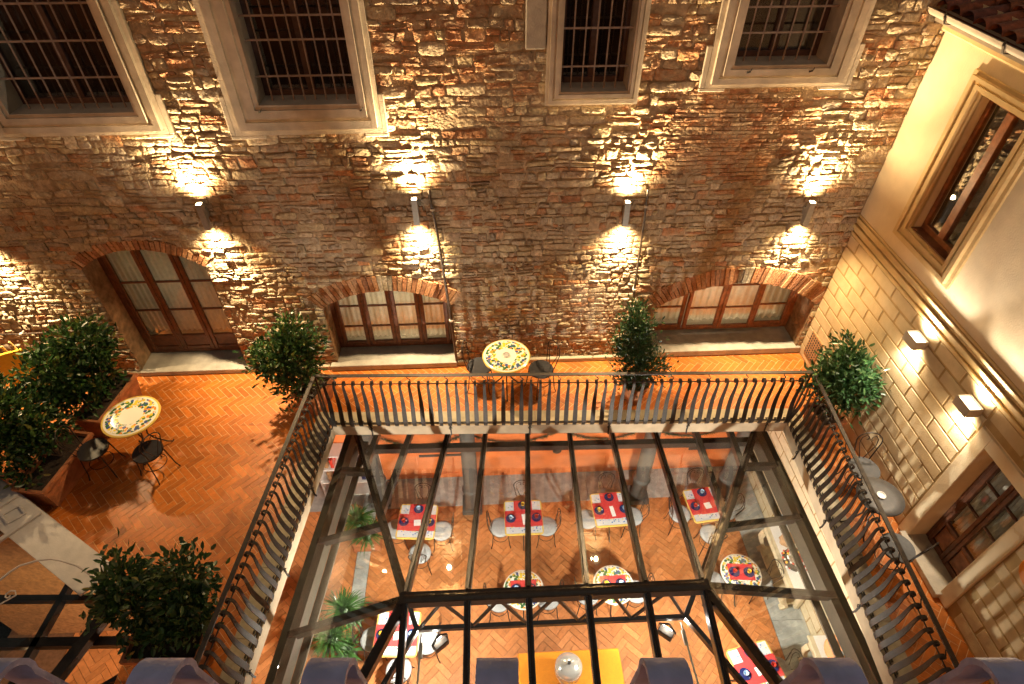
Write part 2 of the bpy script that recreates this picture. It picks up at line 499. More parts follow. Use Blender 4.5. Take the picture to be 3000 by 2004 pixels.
WINS = [dict(x0=0.27, x1=1.66, z0=4.28, ox0=-0.02, ox1=1.93, oz0=4.00, z1=6.0, nv=8, hz=(4.62, 5.0, 5.36)),
        dict(x0=3.07, x1=4.18, z0=4.33, ox0=2.69, ox1=4.42, oz0=3.96, z1=6.0, nv=8, hz=(4.60, 4.98, 5.22)),
        dict(x0=6.52, x1=7.30, z0=4.42, ox0=6.35, ox1=7.44, oz0=4.25, z1=6.0, nv=5, hz=(4.66, 5.06, 5.46)),
        dict(x0=8.48, x1=9.55, z0=4.68, ox0=8.21, ox1=9.88, oz0=4.42, z1=6.0, nv=6, hz=(4.98, 5.24))]

# ================================================================== STRUCTURE: terrace floor
def clip(poly, a, b):
    """keep the part of poly left of the line a->b"""
    out = []
    def side(p): return (b[0] - a[0]) * (p[1] - a[1]) - (b[1] - a[1]) * (p[0] - a[0])
    for i in range(len(poly)):
        p, q = poly[i], poly[(i + 1) % len(poly)]
        sp, sq = side(p), side(q)
        if sp >= 0:
            out.append(p)
        if sp * sq < 0:
            t = sp / (sp - sq)
            out.append((p[0] + (q[0] - p[0]) * t, p[1] + (q[1] - p[1]) * t))
    return out
def clip_convex(poly, reg):
    for i in range(len(reg)):
        poly = clip(poly, reg[i], reg[(i + 1) % len(reg)])
        if len(poly) < 3:
            return []
    return poly
def area(poly):
    return 0.5 * sum(poly[i][0] * poly[(i + 1) % len(poly)][1] - poly[(i + 1) % len(poly)][0] * poly[i][1] for i in range(len(poly)))
def ccw(p):
    return p if area(p) > 0 else p[::-1]

slope = (P2.y - P1.y) / (P2.x - P1.x)
yl = lambda x: P1.y + (x - P1.x) * slope
pieces = [[(-2.6, 0.05), (XR, 0.05), (XR, yl(XR)), (-2.6, yl(-2.6))],
          [(-2.6, yl(-2.6)), (P1.x, P1.y), (2.975, -3.45), (1.0, -3.45), (-2.6, -1.15)],
          [(1.5, -3.45), (2.975, -3.45), (2.62, -6.9), (1.5, -6.9)],
          [(1.0, -3.45), (1.5, -3.45), (1.5, -4.1)],
          [(P2.x, P2.y), (XR, yl(XR)), (XR, -7.6), (PR.x, PR.y)]]
pieces = [ccw(p) for p in pieces]

def herringbone(reg_list, rot, W=0.088, n=3, gap=0.0065, bbox=(-2.7, XR, -7.7, 0.1)):
    L = W * n
    ca, sa = math.cos(rot), math.sin(rot)
    res = []
    cx, cyy = (bbox[0] + bbox[1]) / 2, (bbox[2] + bbox[3]) / 2
    rad = math.hypot(bbox[1] - bbox[0], bbox[3] - bbox[2]) / 2
    ni = int(rad * 1.45 / W) + 4; nj = int(rad * 1.45 / L) + 4
    for j in range(-nj, nj):
        for i in range(-ni, ni):
            ox, oy = i - n * j, i + n * j
            for rect in ((ox, oy, n, 1), (ox, oy + 1, 1, n)):
                x0, y0, w, h = [q * W for q in rect]
                g = gap / 2
                c = [(x0 + g, y0 + g), (x0 + w - g, y0 + g), (x0 + w - g, y0 + h - g), (x0 + g, y0 + h - g)]
                pts = [(cx + x * ca - y * sa, cyy + x * sa + y * ca) for x, y in c]
                mx = sum(p[0] for p in pts) / 4; my = sum(p[1] for p in pts) / 4
                if not (bbox[0] - .2 < mx < bbox[1] + .2 and bbox[2] - .2 < my < bbox[3] + .2):
                    continue
                for rg in reg_list:
                    q = clip_convex(pts, rg)
                    if len(q) >= 3 and abs(area(q)) > 3e-4:
                        res.append(ccw(q))
    return res

def tint_tile(lo, hi):
    k = rnd.random()
    b = [lo[i] + (hi[i] - lo[i]) * k for i in range(3)]
    f = rnd.uniform(0.78, 1.12)
    return tuple(c * f for c in b)

def lay_tiles(parent, polys, z, lo, hi, mt, name="tile", visible=None, nobj=300):
    info = []
    for p in polys:
        c = (sum(q[0] for q in p) / len(p), sum(q[1] for q in p) / len(p), z)
        vis = 1.0 if (visible is None or visible(c)) else 0.0
        d2 = (Vector(c) - cam.location).length_squared
        info.append((abs(area(p)) / d2 * vis, p, c))
    info.sort(key=lambda t: -t[0])
    rest = MB()
    for k, (w, p, c) in enumerate(info):
        col = tint_tile(lo, hi)
        dz = rnd.uniform(-0.0012, 0.0012)
        if k < nobj and w > 0:
            m = MB(); m.prism(p, (0, 0, z), (1, 0, 0), (0, 1, 0), (0, 0, 1), -0.012, dz, 0.002, col)
            m.build(name, mt, parent, origin=c, recalc=False)
        else:
            rest.prism(p, (0, 0, z), (1, 0, 0), (0, 1, 0), (0, 0, 1), -0.012, dz, 0.002, col)
    rest.build(name + "_field", mt, parent, kind="stuff", recalc=False)

bed = MB()
for p in pieces:
    bed.prism(p, (0, 0, 0), (1, 0, 0), (0, 1, 0), (0, 0, 1), -0.02, -0.003)
terrace = bed.build("terrace_floor", M_GROUT)
terrace["kind"] = "structure"
polys = herringbone(pieces, -math.pi / 4)
lay_tiles(terrace, polys, 0.0, (0.46, 0.125, 0.014), (0.58, 0.170, 0.022), M_TILE,
          visible=lambda c: (c[0] < 2.9 and c[1] < -0.6 and c[0] > -0.6) or c[1] > -1.0 or c[0] > 10.1)
# slab body under the tiles and its fascia
sl = MB()
for p in pieces:
    sl.prism(p, (0, 0, 0), (1, 0, 0), (0, 1, 0), (0, 0, 1), -0.22, -0.022, 0, None, True)
slab = sl.build("terrace_slab", M_SLAB, terrace)
# pale kerb stones along the edge of the opening
def kerb_run(a, b, inward, w=0.235, n=8):
    a = Vector(a); b = Vector(b); t = (b - a); L = t.length; t.normalize()
    nrm = Vector(inward).normalized()
    for i in range(n):
        s0, s1 = L * i / n + 0.003, L * (i + 1) / n - 0.003
        poly = [a + t * s0, a + t * s1, a + t * s1 + nrm * w, a + t * s0 + nrm * w]
        poly = ccw([(q.x, q.y) for q in poly])
        m = MB(); m.prism(poly, (0, 0, 0), (1, 0, 0), (0, 1, 0), (0, 0, 1), -0.03, 0.012 + rnd.uniform(0, 0.002), 0.004, None, True)
        cc = (sum(q[0] for q in poly) / 4, sum(q[1] for q in poly) / 4, 0)
        m.build("kerb_stone", M_KERB, terrace, origin=cc)
tf = (P2 - P1).normalized()
kerb_run(P1, P2, (-tf.y, tf.x), n=9)
tl = (PL - P1).normalized()
kerb_run(P1 + Vector((-tf.y, tf.x)) * 0.238, PL, (tl.y, -tl.x) if tl.y * 1 > 0 else (tl.y, -tl.x), n=8)
tr_ = (PR - P2).normalized()
kerb_run(P2 + Vector((-tf.y, tf.x)) * 0.238, PR, (-tr_.y, tr_.x), n=8)
# fascia lip
fa = MB()
for a, b, nn in ((P1, P2, Vector((tf.y, -tf.x))), (PL, P1, Vector((-tl.y, tl.x))), (P2, PR, Vector((tr_.y, -tr_.x)))):
    A3 = Vector((a.x, a.y, -0.105)) + Vector((nn.x, nn.y, 0)) * 0.014; B3 = Vector((b.x, b.y, -0.105)) + Vector((nn.x, nn.y, 0)) * 0.014
    fa.beam(A3, B3, 0.028, 0.21)
fa.build("slab_fascia", M_SLAB, terrace)

# ================================================================== STRUCTURE: hall floor
hf = MB(); hf.box(-2.6, XR + 0.1, -9.0, 0.1, ZF - 0.2, ZF - 0.014)
hall = hf.build("hall_floor", M_GROUT2); hall["kind"] = "structure"
hall_regs = [[(3.28, -0.60), (3.28, -6.6), (10.24, -6.6), (10.24, -0.52)], [(-1.5, -0.35), (-1.5, -6.6), (3.02, -6.6), (3.02, -0.35)]]
hall_regs = [ccw(r) for r in hall_regs]
hp = herringbone(hall_regs, math.pi / 4, W=0.105, gap=0.006, bbox=(-1.6, 10.4, -6.7, -0.3))
lay_tiles(hall, hp, ZF, (0.54, 0.20, 0.062), (0.63, 0.255, 0.09), M_TILE2, visible=lambda c: 3.2 < c[0] < 10.2 and c[1] > -4.6)
st = MB()
for (x0, x1, y0, y1) in ((-2.6, XR, -0.588, 0.09), (10.252, XR, -8.0, -0.59), (3.03, 3.27, -6.6, -0.59)):
    n = max(1, int(max(x1 - x0, y1 - y0) / 1.1))
    for i in range(n):
        if x1 - x0 > y1 - y0:
            q = (x0 + (x1 - x0) * i / n + .003, x0 + (x1 - x0) * (i + 1) / n - .003, y0, y1)
        else:
            q = (x0, x1, y0 + (y1 - y0) * i / n + .003, y0 + (y1 - y0) * (i + 1) / n - .003)
        m = MB(); m.prism([(q[0], q[2]), (q[1], q[2]), (q[1], q[3]), (q[0], q[3])], (0, 0, ZF), (1, 0, 0), (0, 1, 0), (0, 0, 1), -0.012, 0.003, 0.002)
        m.build("border_slab", M_PIETRA, hall, origin=((q[0] + q[1]) / 2, (q[2] + q[3]) / 2, ZF))

# ================================================================== STONE BUILDING
SB = thing("stone_building", "old rubble stone building face with barred windows above and three arched doors", "building", (4.3, 0, 0))

def door_block(z0, z1, outer=True):
    iv = []
    zm = (z0 + z1) / 2
    for d in DOORS:
        if z0 < d['zs'] - 0.02 and zm < d['zs']:
            iv.append((d['x0'], d['x1']))
        else:
            rr = d['R'] + d['ring'] * (0.97 if outer else 0.5)
            zz = max(zm, d['cz'])
            if zz < d['cz'] + rr:
                h = math.sqrt(max(0, rr * rr - (zz - d['cz']) ** 2))
                lim = (d['x1'] - d['x0']) / 2 + d['ring'] * 0.9
                h = min(h, lim)
                if h > 0.05:
                    iv.append((d['cx'] - h, d['cx'] + h))
    for w in WINS:
        if z1 > w['oz0'] + 0.02:
            iv.append((w['ox0'] + 0.02, w['ox1'] - 0.02))
    if z1 > 4.89:
        iv.append((6.10, 6.34))
    return iv
def free(x0, x1, blocks):
    segs = [(x0, x1)]
    for a, b in blocks:
        ns = []
        for s, e in segs:
            if b <= s or a >= e:
                ns.append((s, e)); continue
            if a > s: ns.append((s, a))
            if b < e: ns.append((b, e))
        segs = ns
    return [q for q in segs if q[1] - q[0] > 0.04]

# mortar face
xs = set(); x = -2.6
while x < XR:
    xs.add(round(x, 4)); x += 0.16
xs.add(XR)
zs = set(); z = 0.0
while z < 6.4:
    zs.add(round(z, 4)); z += 0.08
for d in DOORS:
    xs.update((d['x0'], d['x1'])); zs.update((d['z0'], d['zs']))
for w in WINS:
    xs.update((w['ox0'] + .06, w['ox1'] - .06)); zs.update((w['oz0'] + .06, w['z1'] + 0.1))
xs = sorted(xs); zs = sorted(zs)
mw = MB()
vid = {}
def gv(i, k):
    if (i, k) not in vid:
        vid[(i, k)] = len(mw.v)
        p = Vector((xs[i], 0, zs[k]))
        dy = noise.noise(p * 2.3) * 0.012 + noise.noise(p * 6.1) * 0.008
        mw.v.append((xs[i], dy, zs[k]))
    return vid[(i, k)]
for k in range(len(zs) - 1):
    zm = (zs[k] + zs[k + 1]) / 2
    for i in range(len(xs) - 1):
        xm = (xs[i] + xs[i + 1]) / 2
        hole = False
        for d in DOORS:
            if d['z0'] < zm < d['zs'] and d['x0'] < xm < d['x1']:
                hole = True
            elif zm >= d['zs'] and (xm - d['cx']) ** 2 + (zm - d['cz']) ** 2 < (d['R'] + d['ring'] * 0.45) ** 2 and abs(xm - d['cx']) < (d['x1'] - d['x0']) / 2 + 0.03:
                hole = True
        for w in WINS:
            if w['ox0'] + .06 < xm < w['ox1'] - .06 and w['oz0'] + .06 < zm < w['z1'] + 0.1:
                hole = True
        if not hole:
            mw.f.append((gv(i, k), gv(i + 1, k), gv(i + 1, k + 1), gv(i, k + 1)))
masonry = mw.build("mortar_wall", M_MORTAR, SB, smooth=True, sharp=0)

# stones -------------------------------------------------------------
STONE_COLS = [(0.42, 0.34, 0.22), (0.48, 0.40, 0.28), (0.37, 0.28, 0.18), (0.34, 0.25, 0.17), (0.44, 0.35, 0.21), (0.39, 0.33, 0.25)]
BRICK_COLS = [(0.38, 0.18, 0.085), (0.44, 0.23, 0.11), (0.34, 0.16, 0.08), (0.42, 0.25, 0.14)]
def brickiness(x, z):
    v = 0.13 + 0.25 * max(0, noise.noise(Vector((x * 0.7, 3.1, z * 0.9))))
    if 4.5 < x < 6.3 and z > 3.9: v += 0.42 * min(1, (z - 3.7))
    if 1.9 < x < 2.7 and z > 4.7: v += 0.5
    if 7.5 < x < 8.2 and z > 4.0: v += 0.4
    if 1.9 < x < 3.2 and 2.2 < z < 3.4: v += 0.08
    return v
def is_course_brick(x, z):
    return 7.75 + 0.12 * math.sin(z * 9) < x < 9.55 + 0.25 * math.sin(z * 5 + 1) and 3.22 + 0.1 * math.sin(x * 4) < z < 4.42
def stone_mesh(corners, depth, n_sub, col, seed, flat=False):
    """corners: 4 (x,z) ccw; irregular rounded block standing proud of the wall"""
    r = random.Random(seed)
    cx = sum(c[0] for c in corners) / 4; cz = sum(c[1] for c in corners) / 4
    out = []
    rf = r.uniform(0.12, 0.28) if not flat else 0.08
    for i in range(4):
        p0, p1, p2 = corners[i - 1], corners[i], corners[(i + 1) % 4]
        out.append((p1[0] + (p0[0] - p1[0]) * rf, p1[1] + (p0[1] - p1[1]) * rf))
        k = 0.25 * rf
        out.append((p1[0] + ((p0[0] - p1[0]) + (p2[0] - p1[0])) * k, p1[1] + ((p0[1] - p1[1]) + (p2[1] - p1[1])) * k))
        out.append((p1[0] + (p2[0] - p1[0]) * rf, p1[1] + (p2[1] - p1[1]) * rf))
    m = len(out)
    hz = min(abs(corners[2][1] - corners[1][1]), 0.2)
    rings = [(1.0, -0.02), (0.99, depth * 0.55), (0.88, depth * 0.93), (0.5, depth * 1.05)]
    if flat:
        rings = [(1.0, -0.02), (0.99, depth * 0.75), (0.92, depth), (0.5, depth * 1.03)]
    vs = []; fs = []
    tx, tz = r.uniform(-.35, .35) * depth, r.uniform(-.35, .35) * depth
    ww = max(0.03, max(abs(c[0] - cx) for c in corners))
    for ri, (s, d) in enumerate(rings):
        for a, b in out:
            j = 0.0 if ri == 0 else hz * 0.07
            px_ = cx + (a - cx) * s + r.uniform(-j, j); pz_ = cz + (b - cz) * s + r.uniform(-j, j) * 0.8
            dd = d
            if ri > 0:
                dd = d + (tx * (a - cx) / ww + tz * (b - cz) / max(hz * .5, .02)) * (0.6 if ri > 1 else 0.3) + r.uniform(-.13, .13) * depth
            vs.append((px_, -dd, pz_))
    vs.append((cx, -depth * r.uniform(0.95, 1.15), cz))
    for k in range(len(rings) - 1):
        for i in range(m):
            jn = (i + 1) % m
            fs.append((k * m + i, k * m + jn, k * m + m + jn, k * m + m + i))
    b = (len(rings) - 1) * m
    for i in range(m):
        fs.append((b + i, b + (i + 1) % m, len(vs) - 1))
    return vs, fs

stones = []
zc = 0.02; k = 0
bounds = [0.02]
while zc < 5.8:
    if zc < 2.0: h = rnd.uniform(0.055, 0.11)
    elif zc < 3.1: h = rnd.uniform(0.065, 0.125)
    else: h = rnd.uniform(0.075, 0.15)
    zc += h; bounds.append(zc)
ph = [[rnd.uniform(0, 6.28) for _ in range(4)] for _ in bounds]
def cl(k, x):
    p = ph[k]
    if k == 0: return bounds[0]
    return bounds[k] + 0.012 * math.sin(x * 1.3 + p[0]) + 0.010 * math.sin(x * 3.7 + p[1]) + 0.006 * math.sin(x * 8.3 + p[2])
for k in range(len(bounds) - 1):
    z0, z1 = bounds[k], bounds[k + 1]
    for s, e in free(-2.6, XR - 0.005, door_block(z0, z1)):
        x = s + rnd.uniform(0, 0.02)
        while x < e - 0.03:
            h = z1 - z0
            if is_course_brick(x, (z0 + z1) / 2):
                w = rnd.uniform(0.2, 0.30)
            else:
                w = min(0.55, max(0.07, h * (rnd.uniform(0.8, 2.6) if rnd.random() < .88 else rnd.uniform(2.6, 4.2))))
            x1 = min(x + w, e)
            if e - x1 < 0.06: x1 = e
            g = rnd.uniform(0.006, 0.014)
            zb0, zb1, zt0, zt1 = cl(k, x), cl(k, x1), cl(k + 1, x), cl(k + 1, x1)
            sk = rnd.uniform(-0.015, 0.015) if x1 < e - 0.01 else 0
            xm = (x + x1) / 2; zm = (z0 + z1) / 2
            cbk = False
            if is_course_brick(xm, zm):
                x = x1
                continue
            nsub = 1
            if cbk:
                nsub = max(1, round(h / 0.058))
            elif h > 0.09 and rnd.random() < 0.38:
                nsub = 2
            elif h > 0.14 and rnd.random() < 0.4:
                nsub = 2 if rnd.random() < .6 else 3
            for q in range(nsub):
                a0 = q / nsub; a1 = (q + 1) / nsub
                if nsub == 2 and not cbk:
                    sp = 0.5 + rnd.uniform(-.12, .12)
                    a0, a1 = (0, sp) if q == 0 else (sp, 1)
                gz = g if not cbk else 0.006
                xo = rnd.uniform(-0.1, 0.1) if (cbk and s + .1 < x and x1 < e - .1) else 0
                c = [(x + g + xo, zb0 + (zt0 - zb0) * a0 + gz * .6), (x1 - g + xo, zb1 + (zt1 - zb1) * a0 + gz * .6),
                     (x1 - g + sk + xo, zb1 + (zt1 - zb1) * a1 - gz * .6), (x + g + sk * .5 + xo, zb0 + (zt0 - zb0) * a1 - gz * .6)]
                if not cbk:
                    jj = min(0.014, (x1 - x) * .1, h * .12 / max(1, nsub) + .004)
                    c = [(p[0] + rnd.uniform(-jj, jj), p[1] + rnd.uniform(-jj, jj)) for p in c]
                thin = (nsub > 1) or h < 0.08
                if rnd.random() < 0.03 and not cbk:
                    continue
                bk = cbk or rnd.random() < brickiness(xm, zm) * (1.5 if thin else 0.7)
                base = rnd.choice(BRICK_COLS if bk else STONE_COLS)
                f = rnd.uniform(0.78, 1.18)
                col = tuple(min(0.7, v * f) for v in base)
                dep = rnd.uniform(0.010, 0.02) if cbk else (rnd.uniform(0.014, 0.032) if bk else rnd.uniform(0.014, 0.044))
                dep *= 0.68 + 0.6 * noise.noise(Vector((xm * 0.9, 7.7, zm * 1.1)))
                dep = max(0.008, dep)
                stones.append((c, dep, col, cbk or bk))
            x = x1
zr_ = 3.16; kk = 0
while zr_ < 4.42:
    hh = 0.056; xx = 7.4 + (0.13 if kk % 2 else 0) + rnd.uniform(-.02, .02)
    while xx < 9.95:
        ww_ = rnd.uniform(0.21, 0.29)
        if is_course_brick(xx + ww_ / 2, zr_ + hh / 2) and not any(w['ox0'] - .05 < xx + ww_ / 2 < w['ox1'] + .05 and zr_ + hh > w['oz0'] for w in WINS):
            dz_ = 0.006 * math.sin(xx * 2.1 + kk * .3)
            j = lambda: rnd.uniform(-.003, .003)
            c = [(xx + .005 + j(), zr_ + dz_ + .004 + j()), (xx + ww_ - .005 + j(), zr_ + dz_ + .004 + j()), (xx + ww_ - .005 + j(), zr_ + dz_ + hh - .004 + j()), (xx + .005 + j(), zr_ + dz_ + hh - .004 + j())]
            f = rnd.uniform(0.75, 1.15); base = rnd.choice(BRICK_COLS + [(0.36, 0.22, 0.13)])
            stones.append((c, rnd.uniform(0.008, 0.018), tuple(v * f for v in base), True))
        xx += ww_
    zr_ += hh; kk += 1
info = []
for i, (c, dep, col, fl) in enumerate(stones):
    cx = sum(p[0] for p in c) / 4; cz = sum(p[1] for p in c) / 4
    ar = abs(area(c))
    vis = 1 if (cz < 5.35 and cx > -1.6 + 0.45 * max(0, cz - 0.0) * 0.9 - 0.3) else 0
    info.append((vis * ar / (Vector((cx, 0, cz)) - cam.location).length_squared, i))
info.sort(reverse=True)
big = set(i for w, i in info[:300])
rest = MB()
for i, (c, dep, col, fl) in enumerate(stones):
    vs, fs = stone_mesh(c, dep, 0, col, i * 13 + 5, fl)
    if i in big:
        m = MB(); m.add(vs, fs, col)
        m.build("stone", M_STONE, masonry, smooth=True, sharp=50, origin=(sum(p[0] for p in c) / 4, 0, sum(p[1] for p in c) / 4))
    else:
        rest.add(vs, fs, col)
rest.build("rubble_stonework", M_STONE, masonry, smooth=True, sharp=50, kind="stuff")

# brick arches, reveals, thresholds, doors ----------------------------
def wavy_curtain(x0, x1, z0, z1, y, amp=0.02, folds=9, scallop=0.02):
    m = MB(); nx = folds * 6; nz = 5
    vs = []; fs = []
    p0 = rnd.uniform(0, 6)
    for k in range(nz + 1):
        for i in range(nx + 1):
            u = i / nx; v = k / nz
            zz = z1 + (z0 - z1) * v
            if k == nz: zz += scallop * abs(math.sin(u * math.pi * 4 + p0))
            yy = y + amp * math.sin(u * folds * 2 * math.pi + p0 + 0.5 * math.sin(u * 5)) * (0.5 + 0.5 * v)
            vs.append((x0 + (x1 - x0) * u, yy, zz))
    for k in range(nz):
        for i in range(nx):
            a = k * (nx + 1) + i
            fs.append((a, a + 1, a + nx + 2, a + nx + 1))
    m.add(vs, fs)
    return m

def arch_door(d, cols, rows, panel_top, wood, leaf_extra=None, name="door"):
    x0, x1, y = d['x0'], d['x1'], d['dep']
    # reveal: two jambs, soffit, and the room behind
    rv = MB()
    n = 20
    pts = [(x0, d['z0'] - 0.02), (x0, d['zs'])]
    for i in range(1, n):
        th = -d['th'] + 2 * d['th'] * i / n
        pts.append((d['cx'] + d['R'] * math.sin(th), d['cz'] + d['R'] * math.cos(th)))
    pts += [(x1, d['zs']), (x1, d['z0'] - 0.02)]
    vs = []; fs = []
    ny = 5
    for j in range(ny + 1):
        yy = -0.012 + (y + 0.10 + 0.012) * j / ny
        for i, (a, b) in enumerate(pts):
            nn = noise.noise(Vector((a * 5, yy * 7, b * 5))) * 0.012
            vs.append((a + (nn if i in (0, 1) else (-nn if i >= len(pts) - 2 else 0)), yy, b + (nn if 1 < i < len(pts) - 2 else 0)))
    m_ = len(pts)
    for j in range(ny):
        for i in range(m_ - 1):
            fs.append((j * m_ + i, j * m_ + i + 1, j * m_ + m_ + i + 1, j * m_ + m_ + i))
    rv.add(vs, fs)
    arch = rv.build("arch_reveal", M_REVEAL, SB, smooth=True, sharp=50)
    # voussoir bricks
    ri, ro = d['R'] - 0.004, d['R'] + d['ring']
    arc = 2 * d['th'] * d['R']
    nb = int(arc / 0.062)
    ext = 1.0 + 0.02 / d['th']
    for i in range(nb):
        ta = -d['th'] * ext + 2 * d['th'] * ext * i / nb; tb = -d['th'] * ext + 2 * d['th'] * ext * (i + 1) / nb
        g = 0.005 / d['R']
        ta += g; tb -= g
        r1 = ro + rnd.uniform(-0.02, 0.015); r0 = ri
        key = d is not DOORS[0] and abs(i - nb // 2) <= 1
        poly = [(d['cx'] + rr * math.sin(t), d['cz'] + rr * math.cos(t)) for rr, t in ((r0, ta), (r0, tb), (r1, tb), (r1, ta))]
        f = rnd.uniform(0.7, 1.2)
        col = tuple(v * f for v in (rnd.choice(BRICK_COLS) if not key else (0.36, 0.32, 0.24)))
        m = MB(); m.prism(poly, (0, 0, 0), (1, 0, 0), (0, 0, 1), (0, -1, 0), -0.03, 0.022 + rnd.uniform(-.008, .012), 0.006, col)
        m.build("brick", M_BRICK, arch, origin=(poly[0][0], 0, poly[0][1]))
    # room
    rm = MB(); yb = y + 1.4
    rm.add([(x0 - .3, y + .10, -.2), (x1 + .1, y + .10, -.2), (x1 + .1, y + .10, d['zc'] + .3), (x0 - .3, y + .10, d['zc'] + .3),
            (x0 - .3, yb, -.2), (x1 + .1, yb, -.2), (x1 + .1, yb, d['zc'] + .3), (x0 - .3, yb, d['zc'] + .3)],
           [(4, 5, 6, 7), (0, 1, 5, 4), (3, 7, 6, 2), (0, 4, 7, 3), (1, 2, 6, 5)])
    rm.build("room_interior", M_ROOM, SB)
    # frame
    z0 = d['z0'] + 0.02 if d['dep'] < 0.4 else d['z0'] + 0.03
    zt = d['zc'] + 0.05
    fr = MB()
    fr.cbox(x0, x0 + 0.075, y, y + 0.07, z0, zt, 0.008)
    fr.cbox(x1 - 0.075, x1, y, y + 0.07, z0, zt, 0.008)
    fr.cbox(x0 + 0.076, x1 - 0.076, y, y + 0.07, z0, z0 + 0.06, 0.008)
    door = fr.build(name, wood, SB)
    xa, xb = x0 + 0.078, x1 - 0.078
    cw = (xb - xa) / cols
    stw = 0.062
    for c in range(cols):
        a, b = xa + c * cw + 0.003, xa + (c + 1) * cw - 0.003
        yo = y - 0.012 - (leaf_extra or {}).get(c, 0.0)
        m = MB()
        m.cbox(a, a + stw, yo, yo + 0.05, z0 + 0.063, zt, 0.008)
        m.cbox(b - stw, b, yo, yo + 0.05, z0 + 0.063, zt, 0.008)
        m.cbox(a + stw, b - stw, yo + .002, yo + 0.048, z0 + 0.063, z0 + 0.14, 0.008)
        if panel_top:
            m.cbox(a + stw, b - stw, yo + .002, yo + 0.048, panel_top - 0.05, panel_top, 0.008)
            m.cbox(a + stw + .003, b - stw - .003, yo + 0.018, yo + 0.03, z0 + 0.142, panel_top - 0.052, 0.004)
        m.build("door_leaf", wood, door)
        zlo = panel_top if panel_top else z0 + 0.14
        zr = [zlo] + list(rows) + [zt - 0.01]
        for q in range(len(zr) - 1):
            p = MB(); p.box(a + stw, b - stw, yo + 0.02, yo + 0.026, zr[q] + (0.014 if q else 0), zr[q + 1] - 0.014)
            p.build("pane", M_GLASS, door)
        for zz in rows:
            g = MB(); g.cbox(a + stw, b - stw, yo + 0.006, yo + 0.042, zz - 0.013, zz + 0.013, 0.004)
            g.build("glazing_bar", wood, door)
        ct = wavy_curtain(a + 0.02, b - 0.02, zlo + 0.02, zt, y + 0.075, folds=5 if cols > 3 else 6)
        ct.build("curtain", M_CURTAIN, door, smooth=True, sharp=0)
    lt = bpy.data.lights.new("room_light", 'POINT'); lt.energy = 7.0; lt.color = (1.0, 0.84, 0.60); lt.shadow_soft_size = 0.15
    lo = bpy.data.objects.new("room_light", lt); COL.objects.link(lo); lo.location = (d['cx'], y + 0.75, min(1.5, d['zc'] - .3))
    return door, lt

d1, l1 = arch_door(DOORS[0], 3, (1.02, 1.56), 0.50, M_WOOD); l1.energy = 3.2
d2, l2 = arch_door(DOORS[1], 4, (0.60, 1.02), None, M_WOOD); l2.energy = 13
d3, l3 = arch_door(DOORS[2], 4, (0.68, 1.14), None, M_WOOD2, {1: 0.05, 2: 0.05}); l3.energy = 14

# thresholds and skirting
def stone_bar(name, x0, x1, y0, y1, z0, z1, mt=M_SILL, ch=0.008, parent=None):
    m = MB(); m.cbox(x0, x1, y0, y1, z0, z1, ch)
    return m.build(name, mt, parent or SB, origin=((x0 + x1) / 2, (y0 + y1) / 2, (z0 + z1) / 2))
stone_bar("threshold", -0.02, 1.68, -0.09, 0.42, 0.014, 0.105)
stone_bar("threshold", 3.02, 5.06, -0.12, 0.36, 0.014, 0.125)
stone_bar("threshold", 8.16, 10.80, -0.05, 0.52, 0.016, 0.135)
for a, b in ((-2.6, -1.3), (-1.295, -0.03), (1.69, 3.0), (5.07, 6.2), (6.205, 7.3), (7.305, 8.15)):
    stone_bar("skirting_stone", a, b, -0.075, 0.02, 0.003, 0.085, M_KERB)

